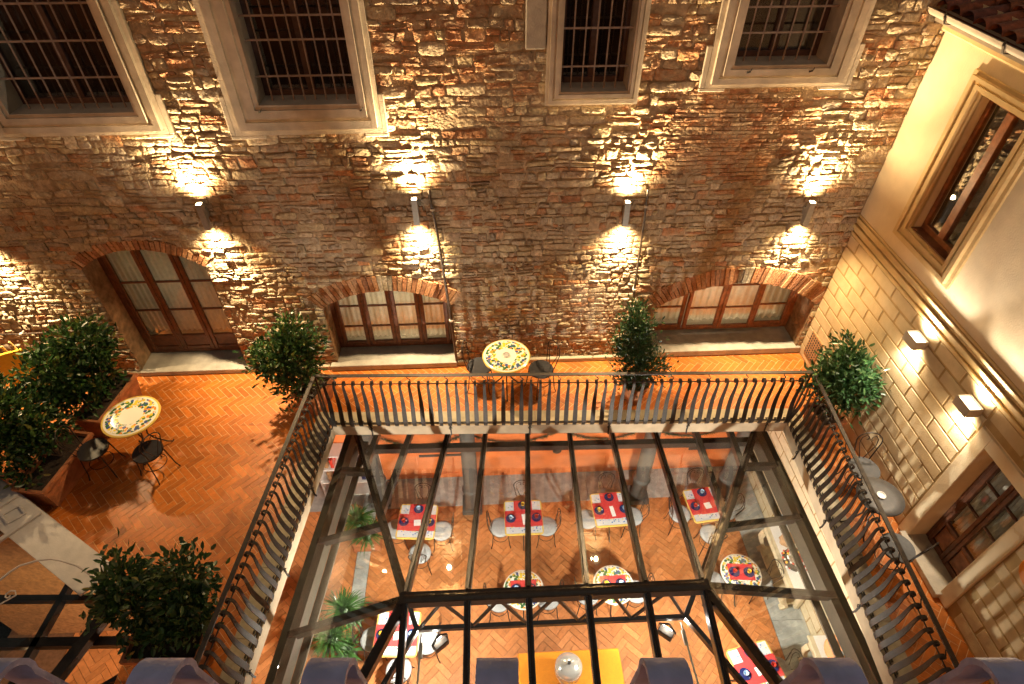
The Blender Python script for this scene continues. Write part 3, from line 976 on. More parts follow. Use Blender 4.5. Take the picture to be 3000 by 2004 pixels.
# barred windows ------------------------------------------------------
def barred_window(w, i):
    x0, x1, z0, X0, X1, Z0, z1 = w['x0'], w['x1'], w['z0'], w['ox0'], w['ox1'], w['oz0'], w['z1']
    ear = 0.065 if i != 2 else 0.0
    eh = 0.46
    s = MB()
    wl_, wr_, wb = x0 - X0, X1 - x1, z0 - Z0
    steps = [(0.0, 0.20, 0.055), (0.20, 0.46, 0.10), (0.46, 0.60, 0.075), (0.60, 0.86, 0.12), (0.86, 1.0, 0.095)]
    for a, b, pr in steps:
        # bands from the outside (0) to the opening (1)
        s.box(X0 + wl_ * a, X0 + wl_ * b - .0005, -pr, 0.03, Z0 + wb * a, z1 + 0.2)
        s.box(X1 - wr_ * b + .0005, X1 - wr_ * a, -pr, 0.03, Z0 + wb * a, z1 + 0.2)
        s.box(X0 + wl_ * b, X1 - wr_ * b, -pr + .0006, 0.03, Z0 + wb * a, Z0 + wb * b - .0005)
    if ear:
        for xa, xb in ((X0 - ear, X0 - .0005), (X1 + .0005, X1 + ear)):
            s.cbox(xa, xb, -0.0545, 0.03, Z0 - 0.0, Z0 + eh, 0.008)
        s.cbox(X0 - ear, X0 + wl_ * 0.9, -0.0542, 0.03, Z0 - 0.045, Z0 - .0005, 0.008)
        s.cbox(X1 - wr_ * 0.9, X1 + ear, -0.0542, 0.03, Z0 - 0.045, Z0 - .0005, 0.008)
    # reveal
    dp = 0.24
    s.box(x0 - 0.03, x0, 0.03, dp + .05, z0, z1); s.box(x1, x1 + 0.03, 0.03, dp + .05, z0, z1)
    s.box(x0 - 0.03, x1 + 0.03, 0.03, dp + .05, z0 - 0.03, z0)
    sur = s.build("window_surround", M_TRIM, SB)
    # dark glazed casement behind
    fr = MB()
    fr.cbox(x0, x0 + 0.06, dp - .04, dp + .02, z0, z1, 0.006); fr.cbox(x1 - 0.06, x1, dp - .04, dp + .02, z0, z1, 0.006)
    fr.cbox(x0 + .061, x1 - .061, dp - .04, dp + .02, z0, z0 + 0.07, 0.006)
    xm = (x0 + x1) / 2
    fr.cbox(xm - 0.045, xm + 0.045, dp - .042, dp + .02, z0 + .071, z1, 0.006)
    cas = fr.build("window", M_WINW, SB)
    for a, b in ((x0 + .061, xm - .046), (xm + .046, x1 - .061)):
        g = MB(); g.box(a, b, dp - .012, dp - .006, z0 + .072, z1)
        g.build("pane", M_GLASS, cas)
    bk = MB(); bk.box(x0 - .02, x1 + .02, dp + 0.25, dp + 0.27, z0 - .1, z1 + .1)
    bk.box(x0 - .02, x0, dp + .03, dp + .25, z0 - .1, z1); bk.box(x1, x1 + .02, dp + .03, dp + .25, z0 - .1, z1)
    bk.build("room_interior", M_DARK, SB)
    yb = 0.055 if i != 2 else 0.03
    for q in range(w['nv']):
        xx = x0 + (x1 - x0) * (q + 1) / (w['nv'] + 1)
        b_ = MB(); b_.tube([(xx, yb, z0 - .01), (xx, yb, z1)], 0.0095, 6)
        b_.build("bar", M_BAR, cas, smooth=True)
    for zz in w['hz']:
        b_ = MB(); b_.cbox(x0 - .01, x1 + .01, yb - .006, yb + .008, zz - .011, zz + .011, .003)
        b_.build("cross_bar", M_BAR, cas)
    if i in (1, 3):
        for xx in (x0 + 0.15 if i == 3 else x0 - 0.02, x1 - 0.2 if i == 3 else x1 + 0.02):
            h = MB(); h.strip([(xx, -0.09, z0 - .07), (xx + .01, -0.13, z0 - .065), (xx + .035, -0.145, z0 - .05), (xx + .05, -.13, z0 - .03)], (0, 0, 1), 0.02, 0.008)
            h.build("shutter_hook", M_IRON, sur)
for i, w in enumerate(WINS):
    barred_window(w, i)
# blocked stone jamb beside the third window
stone_bar("embedded_stone_post", 6.11, 6.335, -0.055, 0.02, 4.87, 5.95, M_SILL, 0.012)

# conduits on the facade
def pipe(pts, r, clamps):
    m = MB(); m.tube(pts, r, 8)
    o = m.build("conduit_pipe", M_IRON2, SB, smooth=True)
    for c in clamps:
        q = MB(); q.lathe([(r + .012, -.014), (r + .012, .014)], 10, c)
        q.box(c[0] - .006, c[0] + .006, c[1], 0.02, c[2] - .01, c[2] + .01)
        q.build("pipe_clamp", M_TRIM, o)
pipe([(4.90, -0.085, 3.22), (4.90, -0.085, 3.1), (4.945, -0.085, 2.6), (4.99, -0.085, 1.75), (5.03, -0.085, 1.0), (5.06, -0.085, 0.1)], 0.02, ((4.915, -.085, 2.93), (5.03, -.085, 1.0)))
pipe([(7.74, -0.085, 3.15), (7.745, -0.085, 3.0), (7.77, -0.085, 2.2), (7.80, -0.085, 1.2), (7.82, -0.085, 0.1)], 0.017, ((7.748, -.085, 2.9), (7.79, -.085, 1.5)))
pipe([(-2.5, -0.08, 1.02), (-1.4, -0.08, 0.99), (-0.6, -0.08, 1.02), (-0.28, -0.08, 1.0)], 0.012, ((-1.4, -.08, .99),))

# hall wall under the terrace (orange plaster) ------------------------
hw = MB(); hw.box(-2.6, XR, 0.09, 0.2, ZF, -0.22)
hallw = hw.build("hall_wall", M_ORANGE, SB)
for x0, x1, zz in ((4.14, 5.02, -2.64), (9.52, 10.46, -2.74)):
    v = MB(); v.box(x0, x1, 0.075, 0.089, zz - 0.03, zz + 0.03); v.build("vent_slot", M_DARK, hallw)
    f = MB()
    for a, b, c, d in ((x0 - .08, x1 + .08, zz + .10, zz + .125), (x0 - .08, x1 + .08, zz - .62, zz - .595), (x0 - .08, x0 - .055, zz - .595, zz + .10), (x1 + .055, x1 + .08, zz - .595, zz + .10)):
        f.cbox(a, b, 0.068, 0.0895, c, d, 0.004)
    f.build("panel_moulding", M_ORANGE, hallw)

# ================================================================== YELLOW BUILDING (right)
YB = thing("yellow_building", "yellow plastered building with ochre ashlar base and moulded window on the right", "building", (XR, -2.5, 0))
WIN = dict(t0=0.99, t1=1.72, z0=3.05, z1=4.66, ot0=0.75, ot1=1.94, oz0=2.83, oz1=4.83)
DR = dict(t0=3.44, t1=4.16, z0=0.03, z1=1.88)
TEND = 8.0
ts = sorted({-0.02, 0.5, WIN['t0'], WIN['t1'], DR['t0'], DR['t1'], 2.6, 5.0, 6.5, TEND})
zz_ = sorted({0.0, DR['z0'], DR['z1'], 2.35, WIN['z0'], WIN['z1'], 5.35})
yw = MB()
for i in range(len(ts) - 1):
    for k in range(len(zz_) - 1):
        tm = (ts[i] + ts[i + 1]) / 2; zm = (zz_[k] + zz_[k + 1]) / 2
        if WIN['t0'] < tm < WIN['t1'] and WIN['z0'] < zm < WIN['z1']: continue
        if DR['t0'] < tm < DR['t1'] and DR['z0'] < zm < DR['z1']: continue
        yw.add([(XR, -ts[i], zz_[k]), (XR, -ts[i + 1], zz_[k]), (XR, -ts[i + 1], zz_[k + 1]), (XR, -ts[i], zz_[k + 1])], [(0, 1, 2, 3)])
for D, dp in ((WIN, 0.22), (DR, 0.26)):
    for (ta, tb, za, zb) in ((D['t0'], D['t0'], D['z0'], D['z1']), (D['t1'], D['t1'], D['z0'], D['z1']), (D['t0'], D['t1'], D['z0'], D['z0']), (D['t0'], D['t1'], D['z1'], D['z1'])):
        if ta == tb:
            yw.add([(XR, -ta, za), (XR + dp, -ta, za), (XR + dp, -ta, zb), (XR, -ta, zb)], [(0, 1, 2, 3)])
        else:
            yw.add([(XR, -ta, za), (XR + dp, -ta, za), (XR + dp, -tb, za), (XR, -tb, za)], [(0, 1, 2, 3)])
yw.build("plaster_wall", M_YELLOW, YB, recalc=False)
# joint-coloured backing, then each ashlar block
jb = MB()
for ta, tb, za, zb in ((0.0, 3.27, 0.0, 2.33), (3.27, 4.33, 2.06, 2.33), (4.33, TEND, 0, 2.33)):
    jb.box(XR - 0.006, XR + 0.02, -tb, -ta, za, zb)
jb2 = MB(); jb2.box(XR - 0.006, XR + 0.02, -TEND, -0.0, ZF, -0.22)
backing = jb.build("ashlar_backing", M_JOINT, YB)
backing2 = jb2.build("hall_ashlar_backing", M_JOINT, YB)
def ashlar(z0, z1, nrows, t0, t1, skip, par, mt, off0=0.0, bl=0.5, jw=0.028):
    rh = (z1 - z0) / nrows
    for r_ in range(nrows):
        za, zb = z0 + r_ * rh + jw / 2, z0 + (r_ + 1) * rh - jw / 2
        t = t0 - (bl / 2 if (r_ % 2) else 0) + off0
        while t < t1:
            a, b = max(t, t0) + jw / 2, min(t + bl, t1) - jw / 2
            if t <= t0: a = t0 + 0.002
            t += bl
            segs = free(a, b, [(q[0], q[1]) for q in skip if zb > q[2] and za < q[3]])
            for a2, b2 in segs:
                if b2 - a2 < 0.05: continue
                if a2 != a: a2 += jw * .6
                if b2 != b: b2 -= jw * .6
                if b2 - a2 < 0.05: continue
                m = MB()
                m.prism([(a2, za), (b2, za), (b2, zb), (a2, zb)], (XR, 0, 0), (0, -1, 0), (0, 0, 1), (-1, 0, 0), 0.0, 0.013, 0.005)
                m.build("ashlar_block", mt, par, origin=(XR, -(a2 + b2) / 2, (za + zb) / 2))
ashlar(0.02, 2.33, 12, 0.0, 3.26, [], backing, M_BLOCK)
ashlar(0.02, 2.33, 12, 4.34, 5.9, [], backing, M_BLOCK, off0=0.1)
ashlar(2.14, 2.33, 1, 3.27, 4.33, [], backing, M_BLOCK)
ashlar(ZF + 0.02, -0.28, 15, 0.0, 4.9, [], backing2, M_CREAM, bl=0.52, jw=0.026)
# flat surround of the door
sf = MB()
sf.cbox(XR - 0.03, XR + .01, -DR['t0'], -3.275, 0.012, 2.04, 0.005)
sf.cbox(XR - 0.03, XR + .01, -4.325, -DR['t1'], 0.012, 2.04, 0.005)
sf.cbox(XR - 0.0295, XR + .01, -DR['t1'] + .0005, -DR['t0'] - .0005, DR['z1'], 2.04, 0.005)
sf.build("door_surround", M_YELLOW, YB)
th = MB(); th.cbox(XR - 0.10, XR + 0.24, -4.2, -3.38, 0.014, 0.10, 0.006)
th.build("threshold", M_TRIM, YB)
# string course mouldings
for z0, z1, pr in ((2.335, 2.385, 0.03), (2.392, 2.44, 0.014), (2.442, 2.50, 0.042), (2.512, 2.55, 0.02), (2.552, 2.60, 0.03), (2.612, 2.64, 0.012)):
    m = MB(); m.cbox(XR - pr, XR + .02, -TEND, 0.0, z0, z1, 0.006); m.build("string_course", M_MOULD, YB)
# moulded window surround
ws = MB()
fr_ = [(0.0, 0.22, 0.03), (0.22, 0.45, 0.075), (0.45, 0.62, 0.05), (0.62, 0.86, 0.065), (0.86, 1.0, 0.035)]
for a, b, pr in fr_:
    l0, l1 = WIN['ot0'] + (WIN['t0'] - WIN['ot0']) * a, WIN['ot0'] + (WIN['t0'] - WIN['ot0']) * b
    r0, r1 = WIN['ot1'] - (WIN['ot1'] - WIN['t1']) * a, WIN['ot1'] - (WIN['ot1'] - WIN['t1']) * b
    b0, b1 = WIN['oz0'] + (WIN['z0'] - WIN['oz0']) * a, WIN['oz0'] + (WIN['z0'] - WIN['oz0']) * b
    u0, u1 = WIN['oz1'] - (WIN['oz1'] - WIN['z1']) * a, WIN['oz1'] - (WIN['oz1'] - WIN['z1']) * b
    ws.box(XR - pr, XR + .01, -l1, -l0, b0, u0)
    ws.box(XR - pr, XR + .01, -r0, -r1, b0, u0)
    ws.box(XR - pr + .0006, XR + .01, -r1 + .0004, -l1 - .0004, b0, b1)
    ws.box(XR - pr + .0006, XR + .01, -r1 + .0004, -l1 - .0004, u1, u0)
ws.build("window_surround", M_MOULD, YB)
wf = MB(); xg = XR + 0.10
T0, T1 = WIN['t0'], WIN['t1']; tm = (T0 + T1) / 2
wf.cbox(xg, xg + .06, -T0 - .06, -T0, WIN['z0'], WIN['z1'], .006); wf.cbox(xg, xg + .06, -T1, -T1 + .06, WIN['z0'], WIN['z1'], .006)
wf.cbox(xg, xg + .06, -T1 + .061, -T0 - .061, WIN['z0'], WIN['z0'] + .08, .006); wf.cbox(xg, xg + .06, -T1 + .061, -T0 - .061, WIN['z1'] - .07, WIN['z1'], .006)
wf.cbox(xg - .012, xg + .06, -tm - .055, -tm + .055, WIN['z0'] + .081, WIN['z1'] - .071, .006)
win = wf.build("window", M_WOOD2, YB)
for a, b in ((T0 + .061, tm - .056), (tm + .056, T1 - .061)):
    g = MB(); g.box(xg + .02, xg + .026, -b, -a, WIN['z0'] + .081, WIN['z1'] - .071); g.build("pane", M_GLASS, win)
bk = MB(); bk.box(xg + .2, xg + .22, -T1 - .05, -T0 + .05, WIN['z0'] - .1, WIN['z1'] + .1); bk.build("room_interior", M_DARK, YB)
sl_ = MB(); sl_.cbox(XR - .02, XR + .16, -T1 - .0, -T0 + .0, WIN['z0'] - .005, WIN['z0'] + .012, .004); sl_.build("window_sill", M_WOOD, YB)
# glazed double door
df = MB(); xd = XR + 0.2; T0, T1 = DR['t0'], DR['t1']
df.cbox(xd, xd + .06, -T0 - .05, -T0, DR['z0'] + .07, DR['z1'], .006); df.cbox(xd, xd + .06, -T1, -T1 + .05, DR['z0'] + .07, DR['z1'], .006)
df.cbox(xd, xd + .06, -T1 + .051, -T0 - .051, DR['z1'] - .06, DR['z1'], .006)
dr = df.build("door", M_WOOD, YB)
tm = (T0 + T1) / 2
for a, b in ((T0 + .052, tm - .003), (tm + .003, T1 - .052)):
    m = MB()
    m.cbox(xd - .012, xd + .035, -a - .05, -a, .105, DR['z1'] - .062, .006); m.cbox(xd - .012, xd + .035, -b, -b + .05, .105, DR['z1'] - .062, .006)
    for za, zb in ((.105, .19), (.50, .56)):
        m.cbox(xd - .010, xd + .033, -b + .05, -a - .05, za, zb, .006)
    m.build("door_leaf", M_WOOD, dr)
    p = MB(); p.prism([(a + .055, .195), (b - .055, .195), (b - .055, .495), (a + .055, .495)], (xd + .02, 0, 0), (0, -1, 0), (0, 0, 1), (-1, 0, 0), 0, .022, .016)
    p.build("raised_panel", M_WOOD2, dr)
    zr = [.56, .98, 1.40, DR['z1'] - .062]
    for q in range(3):
        g = MB(); g.box(xd + .01, xd + .016, -b + .05, -a - .05, zr[q] + .012, zr[q + 1] - .012); g.build("pane", M_GLASS, dr)
        if q:
            g = MB(); g.cbox(xd - .004, xd + .03, -b + .05, -a - .05, zr[q] - .012, zr[q] + .012, .004); g.build("glazing_bar", M_WOOD, dr)
    ct = MB()
    nx = 40; vs = []; fs = []
    for kk in range(2):
        for i in range(nx + 1):
            uu = i / nx
            vs.append((xd + .075 + .012 * math.sin(uu * 30), -(a + .03 + (b - a - .06) * uu), .56 if kk else DR['z1']))
    for i in range(nx): fs.append((i, i + 1, nx + 2 + i, nx + 1 + i))
    ct.add(vs, fs); ct.build("curtain", M_CURTAIN, dr, smooth=True, sharp=0)
bk = MB(); bk.box(xd + .5, xd + .52, -T1 - .1, -T0 + .1, -.1, DR['z1'] + .1); bk.build("room_interior", M_ROOM, YB)
# eave: cove, gutter on brackets, roof tiles
m = MB(); m.cbox(XR - 0.06, XR + .02, -TEND, 0.0, 5.0, 5.10, .02); m.build("cornice", M_MOULD, YB)
m = MB(); m.box(XR - 0.19, XR + .6, -TEND, 0.02, 5.105, 5.145); m.build("soffit", M_GUTTER, YB)
gp = [(math.cos(R(a)) * .075, math.sin(R(a)) * .075) for a in range(180, 361, 20)]
m = MB(); vs = []; fs = []
for j, yy in enumerate((0.0, -TEND)):
    for a, b in gp: vs.append((XR - .235 + a, yy, 5.235 + b))
for i in range(len(gp) - 1): fs.append((i, i + 1, len(gp) + i + 1, len(gp) + i))
m.add(vs, fs)
m.tube([(XR - .31, 0.0, 5.238), (XR - .31, -TEND, 5.238)], .008, 6)
gut = m.build("gutter", M_GUTTER, YB, smooth=True)
for q in range(6):
    yy = -0.35 - q * 0.95
    b_ = MB(); b_.strip([(XR - .318, yy, 5.262), (XR - .322, yy, 5.22), (XR - .29, yy, 5.155), (XR - .2, yy, 5.15)], (0, 1, 0), .03, .006)
    b_.build("gutter_bracket", M_IRON, gut)
rf = MB(); rf.add([(XR - .20, 0.0, 5.20), (XR - .20, -TEND, 5.20), (XR + 3.5, -TEND, 6.35), (XR + 3.5, 0.0, 6.35)], [(0, 1, 2, 3)])
roof = rf.build("roof", M_ROOFT, YB)
ca = roof.data.color_attributes.new("tint", 'FLOAT_COLOR', 'POINT')
for dta in ca.data: dta.color = (0.12, 0.05, 0.035, 1)
for i in range(13):
    for j in range(5):
        yy = -0.12 - i * 0.22 + rnd.uniform(-.01, .01)
        s0 = j * 0.36 + rnd.uniform(-.02, .02)
        f = rnd.uniform(.6, 1.25); col = tuple(c * f for c in rnd.choice([(0.30, .11, .06), (.22, .09, .07), (.34, .15, .08)]))
        m = MB(); vs = []; fs = []
        for e_, ss in ((0, s0), (1, s0 + .44)):
            rr = .10 - .02 * e_
            for a in range(0, 181, 30):
                vs.append((XR - .23 + ss * .96, yy + math.cos(R(a)) * rr, 5.215 + ss * .28 + math.sin(R(a)) * rr * .8 + (0.03 if e_ == 0 else 0)))
        for a in range(6): fs.append((a, a + 1, 8 + a, 7 + a))
        m.add(vs, fs, col); m.build("roof_tile", M_ROOFT, roof, smooth=True, sharp=0, origin=(XR - .23 + s0, yy, 5.2 + s0 * .28))
# perforated vent in the corner of the ashlar
vg = MB(); vg.cbox(XR - .035, XR - .005, -0.50, -0.16, 0.16, 0.62, .006)
vent = vg.build("vent_grille", M_BROWN, YB)
for i in range(6):
    for j in range(8):
        c = MB(); yy = -.19 - i * .054; z_ = .20 + j * .053
        c.prism([(yy - .017, z_), (yy, z_ - .02), (yy + .017, z_), (yy, z_ + .02)], (XR - .034, 0, 0), (0, 1, 0), (0, 0, 1), (-1, 0, 0), 0, .005)
        c.build("vent_hole", M_DARK, vent)

# ================================================================== LAMPS
def spot(parent, loc, direction, power, size, blend, color, rad=0.03):
    l = bpy.data.lights.new("lamp_light", 'SPOT'); l.energy = power; l.spot_size = R(size); l.spot_blend = blend; l.color = color; l.shadow_soft_size = rad
    o = bpy.data.objects.new("lamp_light", l); link(o, parent); o.location = loc
    o.rotation_euler = Vector(direction).to_track_quat('-Z', 'Y').to_euler()
    return o
LAMPS = [(1.98, 2.75, 3.12, "slim wall lamp between the two leftmost upper windows, over the tall arched door's right"),
         (4.70, 2.74, 3.12, "slim wall lamp above the four-column curtained door, beside the bent conduit pipe"),
         (7.485, 2.64, 3.00, "slim wall lamp below the narrow barred window, left of the thin straight conduit"),
         (9.985, 2.57, 2.93, "slim wall lamp nearest the yellow building, above the wide arched window"),
         (-1.12, 2.56, 2.93, "slim wall lamp at the left edge of the stone wall")]
for X, za, zb, lab in LAMPS:
    t = thing("wall_lamp", lab, "lamp", (X, -0.125, za), 0, "slim lamps along the stone wall")
    h = MB(); L_ = zb - za; s_ = 0.038; th_ = .005
    for a, b, c, d in ((-s_, s_, -s_, -s_ + th_), (-s_, s_, s_ - th_, s_), (-s_, -s_ + th_, -s_ + th_, s_ - th_), (s_ - th_, s_, -s_ + th_, s_ - th_)):
        h.box(a, b, c, d, 0, L_)
    h.build("housing", M_LAMP, t, world=False)
    b_ = MB(); b_.box(-.025, .025, s_, .14, L_ * .35, L_ * .65); b_.build("mount", M_LAMP, t, world=False)
    for zz in (0.03, L_ - 0.012):
        q = MB(); q.lathe([(s_ - .007, -.004), (s_ - .007, .004)], 14, (0, 0, zz)); q.build("lens", M_LENS, t, world=False)
    spot(t, (0, 0, L_ + 0.012), (0, 0.0, 1), 45, 172, 0.8, WARM)
    spot(t, (0, 0, L_ + 0.012), (0, -0.06, 1), 210, 130, 1.0, WARM)
    spot(t, (0, 0, L_ + 0.012), (0, 0.05, 1), 600, 80, 1.0, WARM)
    spot(t, (0, 0, -0.012), (0, -0.62, -1), 175, 140, 1.0, WARM)
    spot(t, (0, 0, -0.012), (0, -0.06, -1), 110, 124, 1.0, WARM)
    spot(t, (0, 0, -0.012), (0, 0.06, -1), 350, 66, 1.0, WARM2)
for tt, zz, lab in ((2.02, 2.13, "boxy up and down lamp on the ashlar wall, nearer the corner shrub"), (3.06, 2.13, "boxy up and down lamp on the ashlar wall, above the glazed door")):
    t = thing("box_wall_lamp", lab, "lamp", (XR - 0.02, -tt, zz), 0, "boxy lamps on the yellow building")
    h = MB(); w_, o_, H_ = .112, .16, .12
    for (a, b, c, d) in ((-o_, 0, -w_, -w_ + .008), (-o_, 0, w_ - .008, w_), (-o_, -o_ + .008, -w_ + .008, w_ - .008), (-.008, 0, -w_ + .008, w_ - .008)):
        h.box(a, b, c, d, -H_ / 2, H_ / 2)
    h.build("housing", M_BOXH, t, world=False)
    for z_ in (-.028, .028):
        q = MB(); q.box(-o_ + .009, -.009, -w_ + .009, w_ - .009, z_ - .003, z_ + .003); q.build("lens", M_LENS3, t, world=False)
    spot(t, (-.075, 0, H_ / 2 + .01), (0.12, 0, 1), BOX_UP, 74, 0.55, NEUT, .025)
    spot(t, (-.075, 0, -H_ / 2 - .01), (0.10, 0, -1), BOX_DOWN, 84, 0.6, NEUT, .025)
    spot(t, (-.075, 0, H_ / 2 + .01), (0.05, 0, 1), BOX_UP * .3, 150, 0.9, WARM2, .025)
    spot(t, (-.075, 0, -H_ / 2 - .01), (0.05, 0, -1), BOX_DOWN * .4, 150, 0.9, WARM2, .025)

# ================================================================== BALCONY RAILING
RAIL = thing("balcony_railing", "wrought iron balcony railing with scrolled flat balusters around the glass roof", "railing", (6.3, -1.3, 0))
prof = [(-0.012, 0.782), (-0.034, 0.790), (-0.046, 0.818), (-0.038, 0.850), (-0.012, 0.872), (0.018, 0.866), (0.038, 0.838), (0.044, 0.79), (0.040, 0.70), (0.032, 0.58), (0.032, 0.46),
        (0.046, 0.34), (0.074, 0.22), (0.098, 0.12), (0.102, 0.05), (0.084, 0.000), (0.048, -0.022), (0.014, -0.008), (0.006, 0.028), (0.026, 0.048)]
wid = [0.020, 0.022, 0.024, 0.025, 0.025, 0.025, 0.026, 0.028, 0.032, 0.038, 0.044, 0.048, 0.050, 0.050, 0.046, 0.040, 0.034, 0.028, 0.024, 0.020]
segs = [(Vector((PL.x + .02, -6.3)).lerp(P1, 0.0), P1, Vector((-tl.y, tl.x)), 41), (P1, P2, Vector((tf.y, -tf.x)), 52), (P2, P2 + (PR - P2) * 0.80, Vector((tr_.y, -tr_.x)), 40)]
segs[0] = (P1 + (PL - P1) * 0.80, P1, segs[0][2], 40)
hand = MB(); low = MB(); bot = MB()
inset = 0.05
balmesh = {}
for si, (a, b, out, nb) in enumerate(segs):
    d = (b - a); L_ = d.length; d.normalize()
    o3 = Vector((out.x, out.y, 0)); d3 = Vector((d.x, d.y, 0))
    A3 = Vector((a.x, a.y, 0)) - o3 * inset; B3 = Vector((b.x, b.y, 0)) - o3 * inset
    if si == 0: B3 = Vector((P1.x, P1.y, 0)) - o3 * inset + d3 * 0.05
    if si == 1: A3 -= d3 * 0.03; B3 += d3 * 0.03
    up = Vector((0, 0, 1))
    hand.beam(A3 + up * 1.0, B3 + up * 1.0, 0.05, 0.016)
    low.tube([A3 + up * 0.83, B3 + up * 0.83], 0.008, 6)
    bot.tube([A3 + o3 * 0.04 + up * 0.024, B3 + o3 * 0.04 + up * 0.024], 0.008, 6)
    # one baluster mesh per run, shared
    m = MB(); m.strip([o3 * q[0] + up * q[1] for q in prof], d3, [q * 1.3 for q in wid], 0.010)
    first = None
    for i in range(nb):
        s = L_ * (i + 0.5) / nb
        p = Vector((a.x, a.y, 0)) + d3 * s - o3 * inset
        if first is None:
            first = m.build("baluster", M_IRON, RAIL, smooth=True, sharp=50, world=False)
            o = first
        else:
            o = first.copy(); COL.objects.link(o); o.parent = RAIL
        o.location = p - RAIL.location
        o.rotation_euler = (0, 0, 0)
        if i % 4 == 1:
            h = MB()
            pts = []
            for q in range(9):
                v = q / 8
                pts.append(p + up * (0.868 + 0.122 * v) + d3 * (0.022 * math.sin(v * 2 * math.pi)))
            h.tube(pts, 0.0065, 5); h.build("scroll_link", M_IRON, RAIL, smooth=True)
        if i % 9 == 4:
            h = MB()
            q0 = p + o3 * (inset + 0.035)
            h.strip([p + o3 * .04 + up * .03, q0 + up * .02, q0 + up * -.06, q0 + up * -.17, q0 + o3 * .02 + up * -.21], d3, .022, .010)
            h.tube([q0 + up * -.05 + o3 * .012 + d3 * (.025 * math.cos(k)) + up * (.025 * math.sin(k)) for k in (0, 1, 2, 3, 4, 4.8)], .006, 5)
            h.build("fascia_bracket", M_IRON, RAIL, smooth=True)
for c in (P1, P2):
    q = MB(); q.beam((c.x - .03 if c is P1 else c.x + .03, c.y + .05, 0.0), (c.x - .03 if c is P1 else c.x + .03, c.y + .05, 0.99), .022, .022, up=(0, 1, 0)); q.build("corner_post", M_IRON, RAIL)
hand.build("handrail", M_IRON2D, RAIL); low.build("upper_rail", M_IRON, RAIL, smooth=True); bot.build("bottom_rail", M_IRON, RAIL, smooth=True)

# railing below the camera's own window
WR = thing("window_railing", "cool-light-tinted iron window railing with curled bar tops in the near foreground", "railing", (5.64, -6.885, 5.664), R(-2.7))
first = None
for i in range(-5, 6):
    if first is None:
        m = MB()
        pr2 = []
        for q in range(15):
            a = R(-150 + q * 19)
            rr = 0.024
            pr2.append((0, -rr * math.sin(a) * 0.9, 0.812 + rr * math.cos(a)))
        pr2 += [(0, -0.022, 0.75), (0, -0.03, 0.5), (0, -0.05, 0.2), (0, -0.04, 0.02)]
        pr2 = [(p[0], -p[1], p[2]) for p in pr2]
        m.strip(pr2, (1, 0, 0), 0.033, 0.005)
        first = m.build("baluster", M_IRON3, WR, smooth=True, sharp=60, world=False); o = first
    else:
        o = first.copy(); COL.objects.link(o); o.parent = WR
    o.location = (-0.012 + i * 0.1325, 0, 0)
m = MB(); m.tube([(-.8, -.03, .70), (.8, -.03, .70)], .009, 8); m.build("upper_rail", M_IRON3, WR, smooth=True, world=False)
m = MB(); m.beam((-.8, 0.03, .02), (.8, 0.03, .02), .03, .012); m.build("bottom_rail", M_IRON3, WR, world=False)

# ================================================================== GLASS ROOF
GR = thing("glass_roof", "hipped glass roof on dark steel beams over the hall below", "glass roof", (6.3, -4.0, -0.6))
RA, RB = Vector((4.54, -3.97, 0.10)), Vector((8.03, -3.98, 0.10))
EBL, EBR = Vector((3.42, -0.88, -0.60)), Vector((9.86, -1.12, -0.60))
EFL, EFR = Vector((2.75, -7.3, -0.60)), Vector((9.95, -7.3, -0.60))
def member(name, a, b, w, h, mt=M_STEEL):
    m = MB(); m.beam(a, b, w, h)
    d = (Vector(b) - Vector(a)).normalized()
    return m.build(name, mt, GR)
member("ridge_beam", RA - Vector((.06, 0, 0)), RB + Vector((.06, 0, 0)), 0.135, 0.13)
for a, b in ((RA, EBL), (RB, EBR), (RA, EFL), (RB, EFR)):
    member("hip_rafter", a, b, 0.105, 0.12)
def lerp(a, b, t): return a + (b - a) * t
def xline_back(x):      # back eave point for x
    t = (x - EBL.x) / (EBR.x - EBL.x); return lerp(EBL, EBR, t)
ridge_x = [4.54, 5.26, 5.97, 6.66, 7.35, 8.03]
back_pts = []; eave_x = [4.91, 5.50, 6.17, 6.84, 7.51, 8.20]
rows_top = [Vector((x, -3.975, 0.10)) for x in ridge_x]
rows_bot = [xline_back(x) for x in eave_x]
for a, b in zip(rows_top, rows_bot):
    member("rafter", a + Vector((0, .05, -.01)), b, 0.075, 0.11)
    m = MB(); m.beam(a + Vector((0, .07, .072)), b + Vector((0, 0, .08)), 0.035, 0.022); m.build("glazing_cap", M_STEEL, GR)
jl = [(xline_back(4.31), lerp(RA, EBL, 0.42)), (xline_back(3.78), lerp(RA, EBL, 0.74))]
jr = [(xline_back(8.86), lerp(RB, EBR, 0.35)), (xline_back(9.42), lerp(RB, EBR, 0.68))]
for a, b in jl + jr:
    member("jack_rafter", b, a, 0.08, 0.11)
member("eave_purlin", lerp(EBL, RA, 0.13) + Vector((-.05, 0, -.05)), lerp(EBR, RB, 0.10) + Vector((.05, 0, -.05)), 0.10, 0.11)
front_top = rows_top
front_bot = [Vector((x, -7.3, -0.60)) for x in (4.46, 5.2, 5.92, 6.64, 7.38, 8.10)]
for a, b in zip(front_top, front_bot):
    member("rafter", a + Vector((0, -.05, -.01)), b, 0.075, 0.11)
    m = MB(); m.beam(a + Vector((0, -.07, .072)), b + Vector((0, 0, .08)), 0.035, 0.022); m.build("glazing_cap", M_STEEL, GR)
